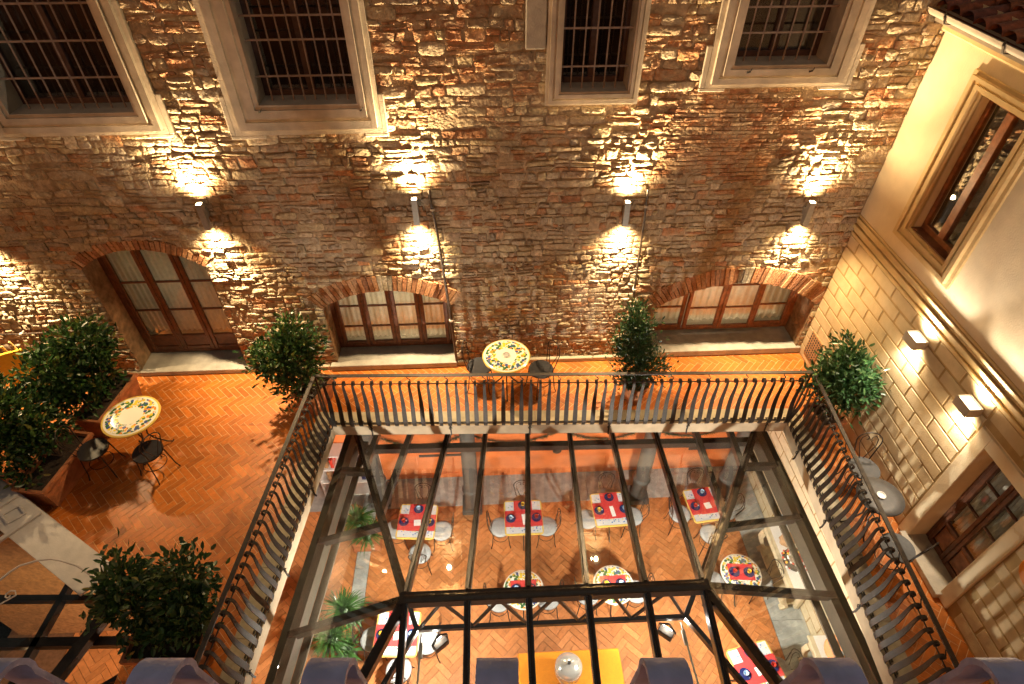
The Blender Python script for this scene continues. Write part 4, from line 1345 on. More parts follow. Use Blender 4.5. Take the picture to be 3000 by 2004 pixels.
# side rafters
LE = lambda t: lerp(EBL, EFL, t)
RE = lambda t: lerp(EBR, EFR, t)
sideL = [(lerp(RA, EBL, 0.69), LE(0.12)), (lerp(RA, EBL, 0.36), LE(0.30)), (RA, LE(0.49)), (lerp(RA, EFL, 0.4), LE(0.68))]
sideR = [(lerp(RB, EBR, 0.69), RE(0.12)), (lerp(RB, EBR, 0.30), RE(0.265)), (RB, RE(0.445)), (lerp(RB, EFR, 0.4), RE(0.66))]
for a, b in sideL + sideR:
    member("side_rafter", a, b + (b - a).normalized() * 0.12, 0.082, 0.11)
for a, b in ((EBL, EFL), (EBR, EFR), (EBL, EBR)):
    sgn = Vector((-.04 if a is EBL and b is EFL else (.04 if a is EBR else 0), 0.24 if b is EBR else 0, -.1 if b is not EBR else .04))
    member("eave_beam", a + sgn, b + sgn, 0.20, 0.26, M_STEELG)
    lip = MB(); inn = Vector((.14 if (a is EBL and b is EFL) else (-.14 if a is EBR else 0), -.14 if b is EBR else 0, -.19))
    lip.beam(a + sgn + inn, b + sgn + inn, 0.10, 0.03); lip.build("eave_ledge", M_STEELG, GR)
# panes
def pane(pts, lift=0.064):
    pts = [Vector(p) for p in pts]
    n = (pts[1] - pts[0]).cross(pts[2] - pts[0]).normalized()
    if n.z < 0: n = -n
    vs = [p + n * lift for p in pts] + [p + n * (lift + .008) for p in pts]
    k = len(pts)
    fs = [tuple(range(k))[::-1], tuple(range(k, 2 * k))] + [(i, (i + 1) % k, k + (i + 1) % k, k + i) for i in range(k)]
    m = MB(); m.add(vs, fs); m.build("glass_pane", M_GLASS2, GR)
for i in range(5):
    pane([rows_top[i], rows_top[i + 1], rows_bot[i + 1], rows_bot[i]])
    pane([front_top[i], front_top[i + 1], front_bot[i + 1], front_bot[i]])
pane([rows_top[0], rows_bot[0], jl[0][0], jl[0][1]]); pane([jl[0][1], jl[0][0], jl[1][0], jl[1][1]]); pane([jl[1][1], jl[1][0], EBL])
pane([rows_top[5], rows_bot[5], jr[0][0], jr[0][1]]); pane([jr[0][1], jr[0][0], jr[1][0], jr[1][1]]); pane([jr[1][1], jr[1][0], EBR])
for sd, E0, EF in ((sideL, EBL, EFL), (sideR, EBR, EFR)):
    pane([E0, sd[0][0], sd[0][1]])
    for i in range(2): pane([sd[i][0], sd[i + 1][0], sd[i + 1][1], sd[i][1]])
    pane([sd[2][0], sd[3][0], sd[3][1], sd[2][1]]); pane([sd[3][0], EF, sd[3][1]])
# truss under the ridge
zc_ = -0.74
member("truss_chord", (4.6, -3.97, zc_), (7.97, -3.98, zc_), 0.055, 0.07)
nodes_b = [4.62 + i * 0.668 for i in range(6)]
for i in range(5):
    xm = (nodes_b[i] + nodes_b[i + 1]) / 2
    member("truss_web", (nodes_b[i], -3.975, zc_ + .03), (xm, -3.975, 0.02), 0.028, 0.035)
    member("truss_web", (nodes_b[i + 1], -3.975, zc_ + .03), (xm, -3.975, 0.02), 0.028, 0.035)
for x, s_ in ((4.58, -1), (7.99, 1)):
    member("king_post", (x, -3.975, zc_), (x, -3.975, 0.04), .08, .08)
    m = MB(); m.tube([(x + .06 * -s_, -4.02, zc_ - .06), (x + .02 * -s_, -5.6, zc_ - .02), (x, -7.2, -.62)], .013, 6); m.build("tie_rod", M_TIN, GR, smooth=True)
    m = MB(); m.beam((x + .06 * -s_, -4.12, zc_ - .06), (x + .06 * -s_, -4.30, zc_ - .055), .045, .03); m.build("turnbuckle", M_TIN, GR)
    for e in ((EBL if s_ < 0 else EBR), (EFL if s_ < 0 else EFR)):
        member("diagonal_tie", (x, -3.975, zc_ + .0), lerp(Vector((x, -3.975, zc_)), Vector(e) + Vector((0, 0, -.12)), .97), .06, .09)
# floodlights
for x, lab in ((4.86, "left floodlight on the truss under the glass roof"), (7.76, "right floodlight on the truss under the glass roof")):
    t = thing("floodlight", lab, "floodlight", (x, -4.06, -1.02), R(38) if x < 6 else R(-38), "floodlights under the glass roof")
    h = MB(); h.cbox(-.10, .10, -.06, .045, -.035, .085, .012); h.build("housing", M_IRON2, t, world=False)
    h = MB(); h.strip([(-.11, 0, .02), (-.115, .0, .14), (0, .02, .24), (.115, 0, .14), (.11, 0, .02)], (0, 1, 0), .03, .006); h.build("bracket", M_IRON, t, world=False)
    q = MB(); q.box(-.085, .085, -.05, .035, -.042, -.036); q.build("lens", M_LENS2, t, world=False)
    q = MB(); q.box(-.085, .085, .046, .05, -.02, .07); q.build("side_lens", M_LENS2, t, world=False)
    l = bpy.data.lights.new("flood_light", 'POINT'); l.energy = 9; l.shadow_soft_size = .04; l.color = (1.0, .95, .88)  # extra point light outside the lens, added to brighten truss ends and tie rods
    o = bpy.data.objects.new("flood_light", l); link(o, t); o.location = (0, .09, .15)
    l = bpy.data.lights.new("flood_light", 'AREA'); l.energy = FLOOD; l.size = .16; l.color = (1.0, .90, .76); l.spread = R(175)
    o = bpy.data.objects.new("flood_light", l); link(o, t); o.location = (0, 0, -.05)
    l = bpy.data.lights.new("flood_light", 'AREA'); l.energy = FLOOD * 3.3; l.size = .14; l.color = (1.0, .90, .76)
    o = bpy.data.objects.new("flood_light", l); link(o, t); o.location = (0, .06, .02); o.rotation_euler = Vector((0, 1, -0.15)).to_track_quat('-Z', 'Y').to_euler()

# ================================================================== COLUMNS
for x, y, lab in ((5.16, -0.62, "grey stone column right of the leftmost laid square table"), (8.44, -0.55, "grey stone column between the two right-hand square tables"), (3.36, -0.36, "grey stone column at the left end of the hall"), (10.10, -0.6, "grey stone column in the right corner of the hall")):
    t = thing("stone_column", lab, "column", (x, y, ZF), 0, "columns under the terrace edge")
    m = MB(); m.lathe([(.15, .14), (.165, .17), (.15, .21), (.145, .25), (.145, .60), (.165, .62), (.172, .65), (.16, .68), (.142, .70), (.128, 2.85), (.14, 2.9), (.15, 2.95)], 24)
    m.build("shaft", M_COLUMN, t, smooth=True, world=False)
    m = MB(); m.cbox(-.19, .19, -.19, .19, .004, .14, .008); m.build("plinth", M_COLUMN, t, world=False)
    m = MB(); m.cbox(-.2, .2, -.2, .2, 2.95, 3.175, .012); m.build("capital", M_COLUMN, t, world=False)

# ================================================================== CHAIRS
def make_chair(name, label, seat_mat, frame_mat, loc, rz, group, cushion=False):
    t = thing(name, label, "chair", loc, rz, group)
    m = MB()
    if cushion:
        m.lathe([(.05, .445), (.17, .445), (.195, .455), (.2, .47), (.19, .487), (.15, .497), (.05, .5)], 24)
    else:
        m.lathe([(.05, .445), (.18, .445), (.193, .452), (.19, .462), (.14, .458), (.05, .455)], 24)
    m.build("seat", seat_mat, t, smooth=True, world=False, sharp=60)
    m = MB(); m.tube([(.188 * math.cos(a), .188 * math.sin(a), .442) for a in [i * math.pi / 10 for i in range(20)]], .008, 6, True)
    m.build("seat_ring", frame_mat, t, smooth=True, world=False)
    for sx in (-1, 1):
        for sy in (-1, 1):
            m = MB(); m.tube([(sx * .13, sy * .13, .442), (sx * .14, sy * .145, .3), (sx * .155, sy * .16, .1), (sx * .175, sy * .18, .008)], .008, 6)
            m.build("leg", frame_mat, t, smooth=True, world=False)
    m = MB(); m.tube([(.15 * math.cos(a), .15 * math.sin(a), .2) for a in [i * math.pi / 8 for i in range(16)]], .006, 5, True)
    m.build("leg_ring", frame_mat, t, smooth=True, world=False)
    yb = lambda z: .17 + (z - .45) * .16
    # heart shaped back
    pts = [(-.10, yb(.45), .45)]
    for i in range(13):
        a = R(200 - i * 17)
        pts.append((-.0 + .155 * math.cos(a) * 1.0, yb(.76 + .14 * math.sin(a)), .76 + .14 * math.sin(a)))
    pts.append((.10, yb(.45), .45))
    m = MB(); m.tube(pts, .008, 6); m.build("backrest", frame_mat, t, smooth=True, world=False)
    m = MB()
    for s in (-1, 1):
        pts = [(s * .02, yb(.46), .46), (s * .07, yb(.6), .6), (s * .105, yb(.70), .70), (s * .10, yb(.80), .80), (s * .06, yb(.85), .85), (s * .022, yb(.83), .83), (s * .018, yb(.79), .79), (s * .04, yb(.775), .775)]
        m.tube(pts, .0055, 5)
    m.build("back_scroll", frame_mat, t, smooth=True, world=False)
    return t
ch_black = make_chair("iron_chair", "black iron chair on the left terrace, drawn out right of the lemon table", M_SEAT, M_IRON, (0.97, -1.95, .002), R(-118), "black chairs on the terrace")
dup(ch_black, (0.22, -1.88, .002), R(95), "black iron chair between the lemon table and the long planter", "black chairs on the terrace")
dup(ch_black, (5.44, -0.55, .002), R(80), "black iron chair left of the lemon table by the stone wall", "black chairs on the terrace")
dup(ch_black, (6.38, -0.66, .002), R(-62), "black iron chair right of the lemon table by the stone wall", "black chairs on the terrace")
ch_grey = make_chair("iron_chair", "iron chair with grey round seat behind the grey table, heart back to the ashlar wall", M_SEATG, M_IRON, (10.46, -2.68, .002), R(-12), "grey seat chairs on the right walkway")
dup(ch_grey, (10.32, -3.78, .002), R(205), "iron chair with grey round seat in front of the glazed door", "grey seat chairs on the right walkway")

HZ = ZF + 0.004
hall_chairs = [((4.27, -0.88), 0, "the chair behind the leftmost laid square table in the hall"),
               ((3.79, -1.30), 90, "the chair left of the leftmost laid square table in the hall"),
               ((4.62, -1.38), -90, "the chair right of the leftmost laid square table in the hall"),
               ((4.25, -1.80), 180, "the chair in front of the leftmost laid square table in the hall"),
               ((6.12, -0.90), 0, "the chair behind the square table in the middle of the hall's back row"),
               ((5.69, -1.36), 90, "the chair left of the square table in the middle of the hall's back row"),
               ((6.53, -1.38), -90, "the chair right of the square table in the middle of the hall's back row"),
               ((7.74, -0.81), 0, "the chair behind the square table just left of the right hall column"),
               ((7.30, -1.27), 90, "the chair left of the square table just left of the right hall column"),
               ((8.14, -1.25), -90, "the chair right of the square table just left of the right hall column"),
               ((9.46, -0.79), 0, "the chair behind the square table at the right end of the hall"),
               ((9.04, -1.24), 90, "the chair left of the square table at the right end of the hall"),
               ((9.90, -1.22), -90, "the chair right of the square table at the right end of the hall"),
               ((9.50, -1.68), 180, "the chair in front of the square table at the right end of the hall"),
               ((5.62, -2.70), 90, "the chair left of the round table nearest the hall's middle rafter"),
               ((6.44, -2.70), -90, "the chair right of the round table nearest the hall's middle rafter"),
               ((7.93, -2.66), -90, "the chair right of the round table under the right half of the ridge"),
               ((7.11, -2.66), 90, "the chair left of the round table under the right half of the ridge"),
               ((10.10, -2.56), -80, "the chair between the round table and the cream console"),
               ((9.28, -2.56), 100, "the chair left of the round table beside the cream console"),
               ((9.88, -3.98), -80, "the chair right of the square table at the lower right of the hall"),
               ((3.60, -3.22), 90, "the chair between the grass planter and the square table at lower left"),
               ((4.46, -3.30), -90, "the chair right of the square table at the lower left of the hall"),
               ((4.05, -3.70), 180, "the chair in front of the square table at the lower left of the hall")]
ch0 = None
for (x, y), a, lab in hall_chairs:
    lab = lab.replace("the chair", "white chair", 1)
    if ch0 is None:
        ch0 = make_chair("iron_chair", lab, M_CUSH, M_IRON, (x, y, HZ), R(a), "white cushioned chairs in the hall", True)
    else:
        dup(ch0, (x, y, HZ), R(a), lab, "white cushioned chairs in the hall")
make_chair("rattan_chair", "honey coloured rattan chair beside the grass planter at the hall's left", M_RATTAN, M_RATTAN, (2.95, -0.95, HZ), R(60), "rattan seats", True)

# ================================================================== TABLES
def table_base(t, frame_mat, r=.26, z=.72):
    for k in range(3):
        a = R(30 + 120 * k); c, s = math.cos(a), math.sin(a)
        m = MB(); m.tube([(c * r * .75, s * r * .75, z), (c * r * .35, s * r * .35, z - .16), (c * .05, s * .05, z - .38), (c * .09, s * .09, .22), (c * r * .8, s * r * .8, .05), (c * r * 1.0, s * r * 1.0, .012), (c * r * 1.08, s * r * 1.08, .04)], .011, 6)
        m.build("leg", frame_mat, t, smooth=True, world=False)
    m = MB(); m.tube([(r * .36 * math.cos(a), r * .36 * math.sin(a), z - .16) for a in [i * math.pi / 8 for i in range(16)]], .008, 5, True)
    m.build("leg_ring", frame_mat, t, smooth=True, world=False)
def round_table(name, lab, x, y, z, rad, topmat, group):
    t = thing(name, lab, "table", (x, y, z), 0, group)
    m = MB(); m.lathe([(rad * .4, .722), (rad * .97, .722), (rad, .732), (rad, .744), (rad * .985, .75), (rad * .6, .751)], 48)
    m.build("table_top", topmat, t, smooth=True, world=False, sharp=60)
    table_base(t, M_IRON, rad * .72)
    return t
round_table("ceramic_table", "round lemon-painted ceramic table on the left terrace beside the planters", 0.72, -1.57, .002, .37, M_CER, "lemon tables on the terrace")
round_table("ceramic_table", "round lemon-painted ceramic table with ashtray against the stone wall", 5.85, -0.64, .002, .36, M_CER, "lemon tables on the terrace")
round_table("grey_table", "plain grey round table on the right walkway behind the railing", 10.25, -3.27, .002, .27, M_GREYTOP, None)
for (x, y, mt, lab) in ((5.85, -.64, M_CHROME, "small steel ashtray in the centre of the lemon table"), (10.25, -3.27, M_WHITE, "white ceramic ashtray in the centre of the plain grey table")):
    m = MB(); m.lathe([(.03, .0), (.048, .002), (.052, .022), (.046, .024), (.038, .010), (.02, .008)], 20, (x, y, .754))
    tag(m.build("ashtray", mt, None, smooth=True, origin=(x, y, .754)), lab, "ashtray")
def square_table(lab, x, y, rz):
    t = thing("square_table", lab, "table", (x, y, HZ), rz, "laid square tables in the hall")
    h = .345; c = .06
    poly = []
    for cx_, cy_, a0 in ((h - c, h - c, 0), (-h + c, h - c, 90), (-h + c, -h + c, 180), (h - c, -h + c, 270)):
        for a in (0, 30, 60, 90):
            poly.append((cx_ + c * math.cos(R(a0 + a)), cy_ + c * math.sin(R(a0 + a))))
    m = MB(); m.prism(poly, (0, 0, 0), (1, 0, 0), (0, 1, 0), (0, 0, 1), .722, .75, .006, None, True)
    m.build("table_top", M_CERS, t, world=False)
    table_base(t, M_IRON, .25)
    return t
TABLES = [("square", 4.20, -1.33, R(-4), "the leftmost square table of the back row"), ("square", 6.11, -1.34, 0, "the middle square table of the back row"),
          ("square", 7.72, -1.25, R(2), "the square table left of the right column"), ("square", 9.48, -1.23, R(6), "the square table at the hall's right end"),
          ("round", 6.03, -2.66, 0, "the round table left of the middle"), ("round", 7.52, -2.65, 0, "the round table right of the middle"),
          ("round", 9.69, -2.55, R(-5), "the round table beside the cream console"), ("square", 9.45, -4.02, R(12), "the square table at the lower right"),
          ("square", 4.02, -3.26, R(-3), "the square table at the lower left")]
cupmats = [M_CUPR, M_CUPB, M_CUPY]
cupname = ["red", "pale blue", "yellow"]
for ti, (kind, x, y, rz, desc) in enumerate(TABLES):
    if kind == "square":
        square_table("blue-white ceramic table: " + desc, x, y, rz)
    else:
        round_table("ceramic_table", "lemon-painted ceramic table in the hall: " + desc, x, y, HZ, .335, M_CER, "round tables in the hall")
    zt = HZ + .754
    ca, sa = math.cos(rz), math.sin(rz)
    def loc(a, b): return (x + a * ca - b * sa, y + a * sa + b * ca, zt)
    m = MB()
    if kind == "square":
        def cross(z0, z1):
            w, l = .165, .335
            P = [(-w, -.20), (w, -.20), (w, -.19), (l, -.19), (l, .13), (w, .13), (w, l), (-w, l), (-w, .13), (-l, .13), (-l, -.19), (-w, -.19)]
            m.prism(P, (0, 0, 0), (1, 0, 0), (0, 1, 0), (0, 0, 1), z0, z1, 0, None, True)
        cross(0, .003)
    else:
        m.box(-.21, .21, -.13, .15, 0, .003)
    o = m.build("table_runner", M_RED, None, world=False); o.location = loc(0, 0); o.rotation_euler = (0, 0, rz)
    tag(o, "red cloth runner on " + desc, "runner", "red runners on the hall tables")
    spots = [(-.23, -.03), (.23, -.03), (0, .23)] if kind == "square" else [(-.12, .0), (.12, .0)]
    place = ["left", "right", "far"]
    for k, (a, b) in enumerate(spots):
        L_ = loc(a, b)
        pl = MB(); pl.lathe([(.02, .003), (.05, .003), (.068, .010), (.088, .017), (.086, .020), (.062, .013), (.02, .010)], 20)
        o = pl.build("plate", M_NAVY, None, smooth=True, world=False); o.location = L_
        tag(o, "navy plate at the %s side of %s" % (place[k], desc), "plate", "navy plates")
        ci = (ti + k * 2) % 3 if not (ti == 1 and k == 0) else 1
        cu = thing("cup", "%s cup, %s side, %s" % (cupname[ci], place[k], desc), "cup", (L_[0], L_[1], L_[2] + .014), R(40 * k), "breakfast cups")
        c_ = MB(); c_.lathe([(.018, .0), (.022, .004), (.034, .03), (.037, .058), (.034, .058), (.030, .03), (.016, .008)], 16); c_.build("bowl", cupmats[ci], cu, smooth=True, world=False)
        c_ = MB(); c_.tube([(.034, 0, .048), (.052, 0, .045), (.054, 0, .028), (.036, 0, .02)], .004, 5); c_.build("handle", M_WHITE, cu, smooth=True, world=False)
    if kind == "square":
        L_ = loc(0.01, -.04)
        c_ = MB()
        if ti in (1, 2): c_.box(-.035, .035, -.12, .09, .0045, .007)
        else: c_.box(-.06, .06, -.06, .06, .0045, .007)
        o = c_.build("menu_card", M_PAPER, None, world=False); o.location = L_; o.rotation_euler = (0, 0, rz + .1)
        tag(o, "small white card in the middle of " + desc, "card", "cards on the square tables")

# ================================================================== SHRUBS
GREENS = [(0.13, 0.15, 0.03), (0.020, 0.060, 0.014), (0.035, 0.095, 0.020), (0.015, 0.045, 0.012), (0.05, 0.11, 0.03), (0.020, 0.060, 0.014), (0.035, 0.095, 0.020), (0.055, 0.13, 0.03), (0.015, 0.045, 0.012), (0.075, 0.15, 0.035)]
def foliage(blobs, n, ll, lw, seed, greens=GREENS, up=0.35):
    r = random.Random(seed)
    m = MB()
    tot = sum(b[3] * b[4] * b[5] for b in blobs)
    for bx_, by_, bz_, rx, ry, rz in blobs:
        k = int(n * (rx * ry * rz) / tot)
        clumps = []
        for _ in range(max(6, k // 22)):
            d = Vector((r.gauss(0, 1), r.gauss(0, 1), r.gauss(0, 1))).normalized()
            q = r.uniform(0.45, 1.0) ** 0.6
            clumps.append(Vector((d.x * rx * q, d.y * ry * q, d.z * rz * q)))
        for i in range(k):
            c = r.choice(clumps)
            p = c + Vector((r.gauss(0, 1), r.gauss(0, 1), r.gauss(0, 1))) * (0.055 + 0.05 * r.random())
            outv = Vector((p.x / rx, p.y / ry, p.z / rz))
            d = (outv.normalized() * 0.8 + Vector((r.uniform(-1, 1), r.uniform(-1, 1), r.uniform(-1, 1) + up))).normalized()
            s = d.cross(Vector((r.uniform(-1, 1), r.uniform(-1, 1), r.uniform(0.2, 1)))).normalized()
            nn = s.cross(d)
            l = ll * r.uniform(.7, 1.25); w = lw * r.uniform(.8, 1.2)
            b0 = Vector((bx_, by_, bz_)) + p
            f = r.uniform(.7, 1.3); g = r.choice(greens); col = (g[0] * f, g[1] * f, g[2] * f)
            m.add([b0, b0 + d * l * .35 + s * w * .5 + nn * w * .18, b0 + d * l * .72 + s * w * .38 + nn * w * .12, b0 + d * l, b0 + d * l * .72 - s * w * .38 + nn * w * .12, b0 + d * l * .35 - s * w * .5 + nn * w * .18, b0 + d * l * .5],
                  [(0, 1, 6), (1, 2, 6), (2, 3, 6), (3, 4, 6), (4, 5, 6), (5, 0, 6)], col)
    return m
def trunk(t, base, tips, r0=.02):
    for tip in tips:
        b = Vector(base); e = Vector(tip); md = (b + e) / 2 + Vector((rnd.uniform(-.04, .04), rnd.uniform(-.04, .04), 0))
        m = MB(); m.tube([b, md, e], [r0, r0 * .7, r0 * .35], 6); m.build("stem", M_TRUNK, t, smooth=True)
def trough(t, a, b, w, h, flare=.05):
    """long terracotta planter from a to b (plan), width w"""
    a = Vector((a[0], a[1], 0)); b = Vector((b[0], b[1], 0)); d = (b - a); L_ = d.length; d.normalize(); s = Vector((-d.y, d.x, 0))
    def ring(off, wi, z, ins): return [a + d * (-off) + s * (-wi / 2) + Vector((0, 0, z)), b + d * off + s * (-wi / 2) + Vector((0, 0, z)), b + d * off + s * (wi / 2) + Vector((0, 0, z)), a + d * (-off) + s * (wi / 2) + Vector((0, 0, z))]
    rs = [ring(-.02, w - 2 * flare, .004, 0), ring(.02, w, h - .06, 0), ring(.045, w + .05, h - .055, 0), ring(.045, w + .05, h, 0), ring(.01, w - .03, h, 0), ring(0, w - .05, h - .05, 0)]
    vs = [p for q in rs for p in q]; fs = []
    for k in range(len(rs) - 1):
        for i in range(4):
            j = (i + 1) % 4; fs.append((k * 4 + i, k * 4 + j, k * 4 + 4 + j, k * 4 + 4 + i))
    fs.append((3, 2, 1, 0))
    m = MB(); m.add(vs, fs); m.build("planter_box", M_TERRA, t)
    m = MB(); m.add(ring(0, w - .052, h - .052, 0), [(0, 1, 2, 3)]); m.build("soil", M_SOIL, t)
def round_pot(t, x, y, r, h):
    m = MB(); m.lathe([(r * .7, .006), (r * .95, h * .8), (r * 1.06, h * .82), (r * 1.08, h), (r * .95, h), (r * .9, h - .04)], 28, (x, y, 0)); m.build("pot", M_TERRA, t, smooth=True, sharp=35)

t = thing("planted_trough", "long terracotta trough with broad-leaved shrub nearest the tall arched door", "shrub", (-.1, -.9, 0), 0, "shrubs in long troughs on the left terrace")
trough(t, (0.0, -.45), (-.13, -1.32), .38, .44)
foliage([(-.20, -.56, 1.10, .32, .32, .44), (-.52, -.95, .95, .40, .38, .40), (-.28, -.72, .70, .36, .38, .28), (-.22, -1.12, .62, .26, .26, .18)], 3900, .10, .046, 11).build("crown", M_LEAF, t, recalc=False)
trunk(t, (-.08, -.7, .38), ((-.1, -.62, 1.3), (-.3, -.9, 1.1), (.05, -.8, .95))); trunk(t, (-.12, -1.1, .38), ((-.3, -1.1, 1.0),))
t = thing("planted_trough", "long terracotta trough with spreading shrub at the left picture edge, behind the left lemon table", "shrub", (-.25, -1.95, 0), 0, "shrubs in long troughs on the left terrace")
trough(t, (-.16, -1.58), (-.32, -2.46), .40, .44)
foliage([(-.70, -1.72, .95, .42, .40, .40), (-.76, -2.08, .72, .38, .40, .34), (-.42, -1.75, .72, .30, .38, .30), (-1.0, -1.62, .9, .36, .4, .4), (-.40, -2.12, .58, .24, .28, .18)], 3900, .10, .046, 12).build("crown", M_LEAF, t, recalc=False)
trunk(t, (-.22, -1.9, .38), ((-.5, -1.8, 1.1), (-.6, -2.1, .9), (-.2, -1.9, .9)))
t = thing("potted_shrub", "bushy glossy shrub in terracotta pot at the balcony corner", "shrub", (2.80, -.80, 0), 0, "potted shrubs on the terrace")
trough(t, (3.02, -.60), (2.84, -1.02), .36, .42)
foliage([(2.70, -.78, .95, .38, .34, .40), (2.86, -.62, 1.22, .30, .26, .30), (2.50, -.85, 1.10, .26, .26, .28), (2.78, -1.0, .66, .26, .26, .24)], 3600, .08, .034, 13).build("crown", M_LEAF, t, recalc=False)
trunk(t, (2.9, -.82, .36), ((2.7, -.8, 1.2), (2.9, -.65, 1.3), (2.55, -.85, 1.1)))
t = thing("potted_shrub", "tall narrow dark evergreen in a round pot below the thin conduit", "shrub", (7.80, -.93, 0), 0, "potted shrubs on the terrace")
round_pot(t, 7.80, -.93, .20, .40)
foliage([(7.74, -.90, .72, .24, .24, .40), (7.68, -.85, 1.15, .21, .21, .38), (7.70, -.82, 1.52, .15, .15, .26), (7.98, -.88, .66, .22, .18, .16)], 4800, .07, .022, 14, [(0.012, 0.04, 0.012), (0.02, 0.055, 0.016), (0.03, 0.075, 0.02)], .6).build("crown", M_LEAF, t, recalc=False)
trunk(t, (7.8, -.93, .34), ((7.7, -.85, 1.5), (7.95, -.88, .8)))
t = thing("potted_shrub", "round leafy shrub in terracotta pot against the ashlar corner", "shrub", (10.50, -1.62, 0), 0, "potted shrubs on the terrace")
trough(t, (10.36, -1.50), (10.44, -1.86), .34, .40)
foliage([(10.46, -1.58, 1.05, .30, .32, .36), (10.40, -1.50, .78, .28, .28, .26), (10.56, -1.72, .95, .24, .30, .34), (10.50, -1.40, 1.25, .2, .22, .2)], 2900, .095, .034, 15, [(0.035, 0.10, 0.035), (0.05, 0.13, 0.045), (0.025, 0.07, 0.022), (0.08, 0.17, 0.06)]).build("crown", M_LEAF, t, recalc=False)
trunk(t, (10.42, -1.65, .34), ((10.45, -1.58, 1.2), (10.55, -1.72, 1.1)))
t = thing("planted_trough", "dark trough with two leafy shrubs beside the railing at lower left", "shrub", (2.1, -4.40, 0), 0, "shrubs in long troughs on the left terrace")
trough(t, (1.76, -4.40), (2.46, -4.42), .40, .42)
foliage([(1.76, -4.06, .98, .21, .22, .32), (2.36, -4.04, 1.02, .23, .22, .34), (1.82, -4.18, .70, .25, .22, .22), (2.34, -4.24, .68, .28, .24, .24), (2.06, -4.36, .58, .24, .16, .15)], 2800, .095, .045, 16, [(0.025, 0.07, 0.02), (0.035, 0.09, 0.026), (0.05, 0.11, 0.03), (0.10, 0.15, 0.05)]).build("crown", M_LEAF, t, recalc=False)
trunk(t, (1.9, -4.38, .36), ((1.8, -4.08, 1.2),)); trunk(t, (2.3, -4.38, .36), ((2.36, -4.06, 1.2), (2.2, -4.3, .9)))
# grassy plants in the hall
def grass_plant(lab, x, y, heads, w=.5):
    t = thing("grass_plant", lab, "plant", (x, y, HZ), 0, "grassy plants in the hall")
    m = MB(); m.cbox(-w / 2, w / 2, -.16, .16, 0.002, .26, .012); m.build("planter_box", M_TERRA, t, world=False)
    r = random.Random(int(x * 100 + y * 10)); m = MB()
    for hx, hy, hz, n, L_ in heads:
        for i in range(n):
            a = r.uniform(0, 6.283); el = r.uniform(.15, 1.45)
            d = Vector((math.cos(a) * math.cos(el), math.sin(a) * math.cos(el), math.sin(el)))
            l = L_ * r.uniform(.7, 1.15); s = d.cross(Vector((0, 0, 1))).normalized(); f = r.uniform(.7, 1.4); c = (0.06 * f, 0.16 * f, 0.035 * f)
            p0 = Vector((hx, hy, hz)); droop = Vector((0, 0, -1)) * l * .35
            p1 = p0 + d * l * .45; p2 = p0 + d * l * .8 + droop * .45; p3 = p0 + d * l * .95 + droop
            ww = .009
            m.add([p0 - s * ww, p0 + s * ww, p1 - s * ww, p1 + s * ww, p2 - s * ww * .7, p2 + s * ww * .7, p3], [(0, 1, 3, 2), (2, 3, 5, 4), (4, 5, 6)], c)
        m2 = MB(); m2.tube([(hx, hy, .24), (hx, hy, hz)], .02, 6); m2.build("stem", M_TRUNK, t, smooth=True, world=False)
    m.build("crown", M_LEAF, t, world=False, recalc=False)
grass_plant("spiky grass plant in terracotta box under the left roof slope, farther back", 3.22, -1.32, [(-.1, .05, .75, 190, .42), (.08, -.1, .5, 190, .4)])
grass_plant("spiky grass plant in terracotta box under the left roof slope, nearer the camera", 3.05, -3.05, [(.1, .15, .8, 200, .45), (-.08, -.2, .6, 220, .45), (.15, -.3, .4, 120, .35)])

# ================================================================== HALL FURNITURE
def console(lab, y0, y1, x0=10.34):
    t = thing("cream_console", lab, "console", (10.6, (y0 + y1) / 2, HZ), 0, "cream consoles")
    z = ZF + .85
    m = MB(); m.cbox(x0, XR - .03, y0, y1, z - .045, z, .012); m.build("top", M_CREAM, t)
    m = MB(); m.cbox(x0 + .05, XR - .03, y0 + .05, y1 - .05, z - .2, z - .046, .01); m.build("apron", M_CREAM, t)
    for yy in (y0 + .1, y1 - .1):
        m = MB(); m.strip([(x0 + .06, yy, z - .2), (x0 + .03, yy, z - .35), (x0 + .10, yy, z - .55), (x0 + .2, yy, z - .75), (x0 + .12, yy, ZF + .01)], (0, 1, 0), .09, .06); m.build("leg", M_CREAM, t, smooth=True, sharp=45)
        m = MB(); m.cbox(XR - .12, XR - .04, yy - .04, yy + .04, ZF + .006, z - .2, .008); m.build("leg", M_CREAM, t)
    m = MB(); m.cbox(x0 + .1, XR - .05, y0 + .1, y1 - .1, ZF + .10, ZF + .14, .008); m.build("shelf", M_CREAM, t)
    m = MB(); m.cbox(x0 + .08, XR - .06, y0 + .02, y1 - .02, z + .002, z + .006, .001); m.build("runner", M_PAPER, t)
console("cream painted console with wreath and paper bag against the hall's right wall", -2.95, -1.68)
console("cream painted console holding the orange ornament at the hall's lower right", -4.7, -3.62)
zc = ZF + .858
t = thing("christmas_wreath", "red and white berry wreath lying on the cream console", "wreath", (10.60, -2.45, zc))
m = MB(); r_ = random.Random(5)
m.tube([(.16 * math.cos(a), .16 * math.sin(a), .055) for a in [i * math.pi / 10 for i in range(20)]], .052, 8, True); m.build("ring", M_LEAF, t, smooth=True, world=False)
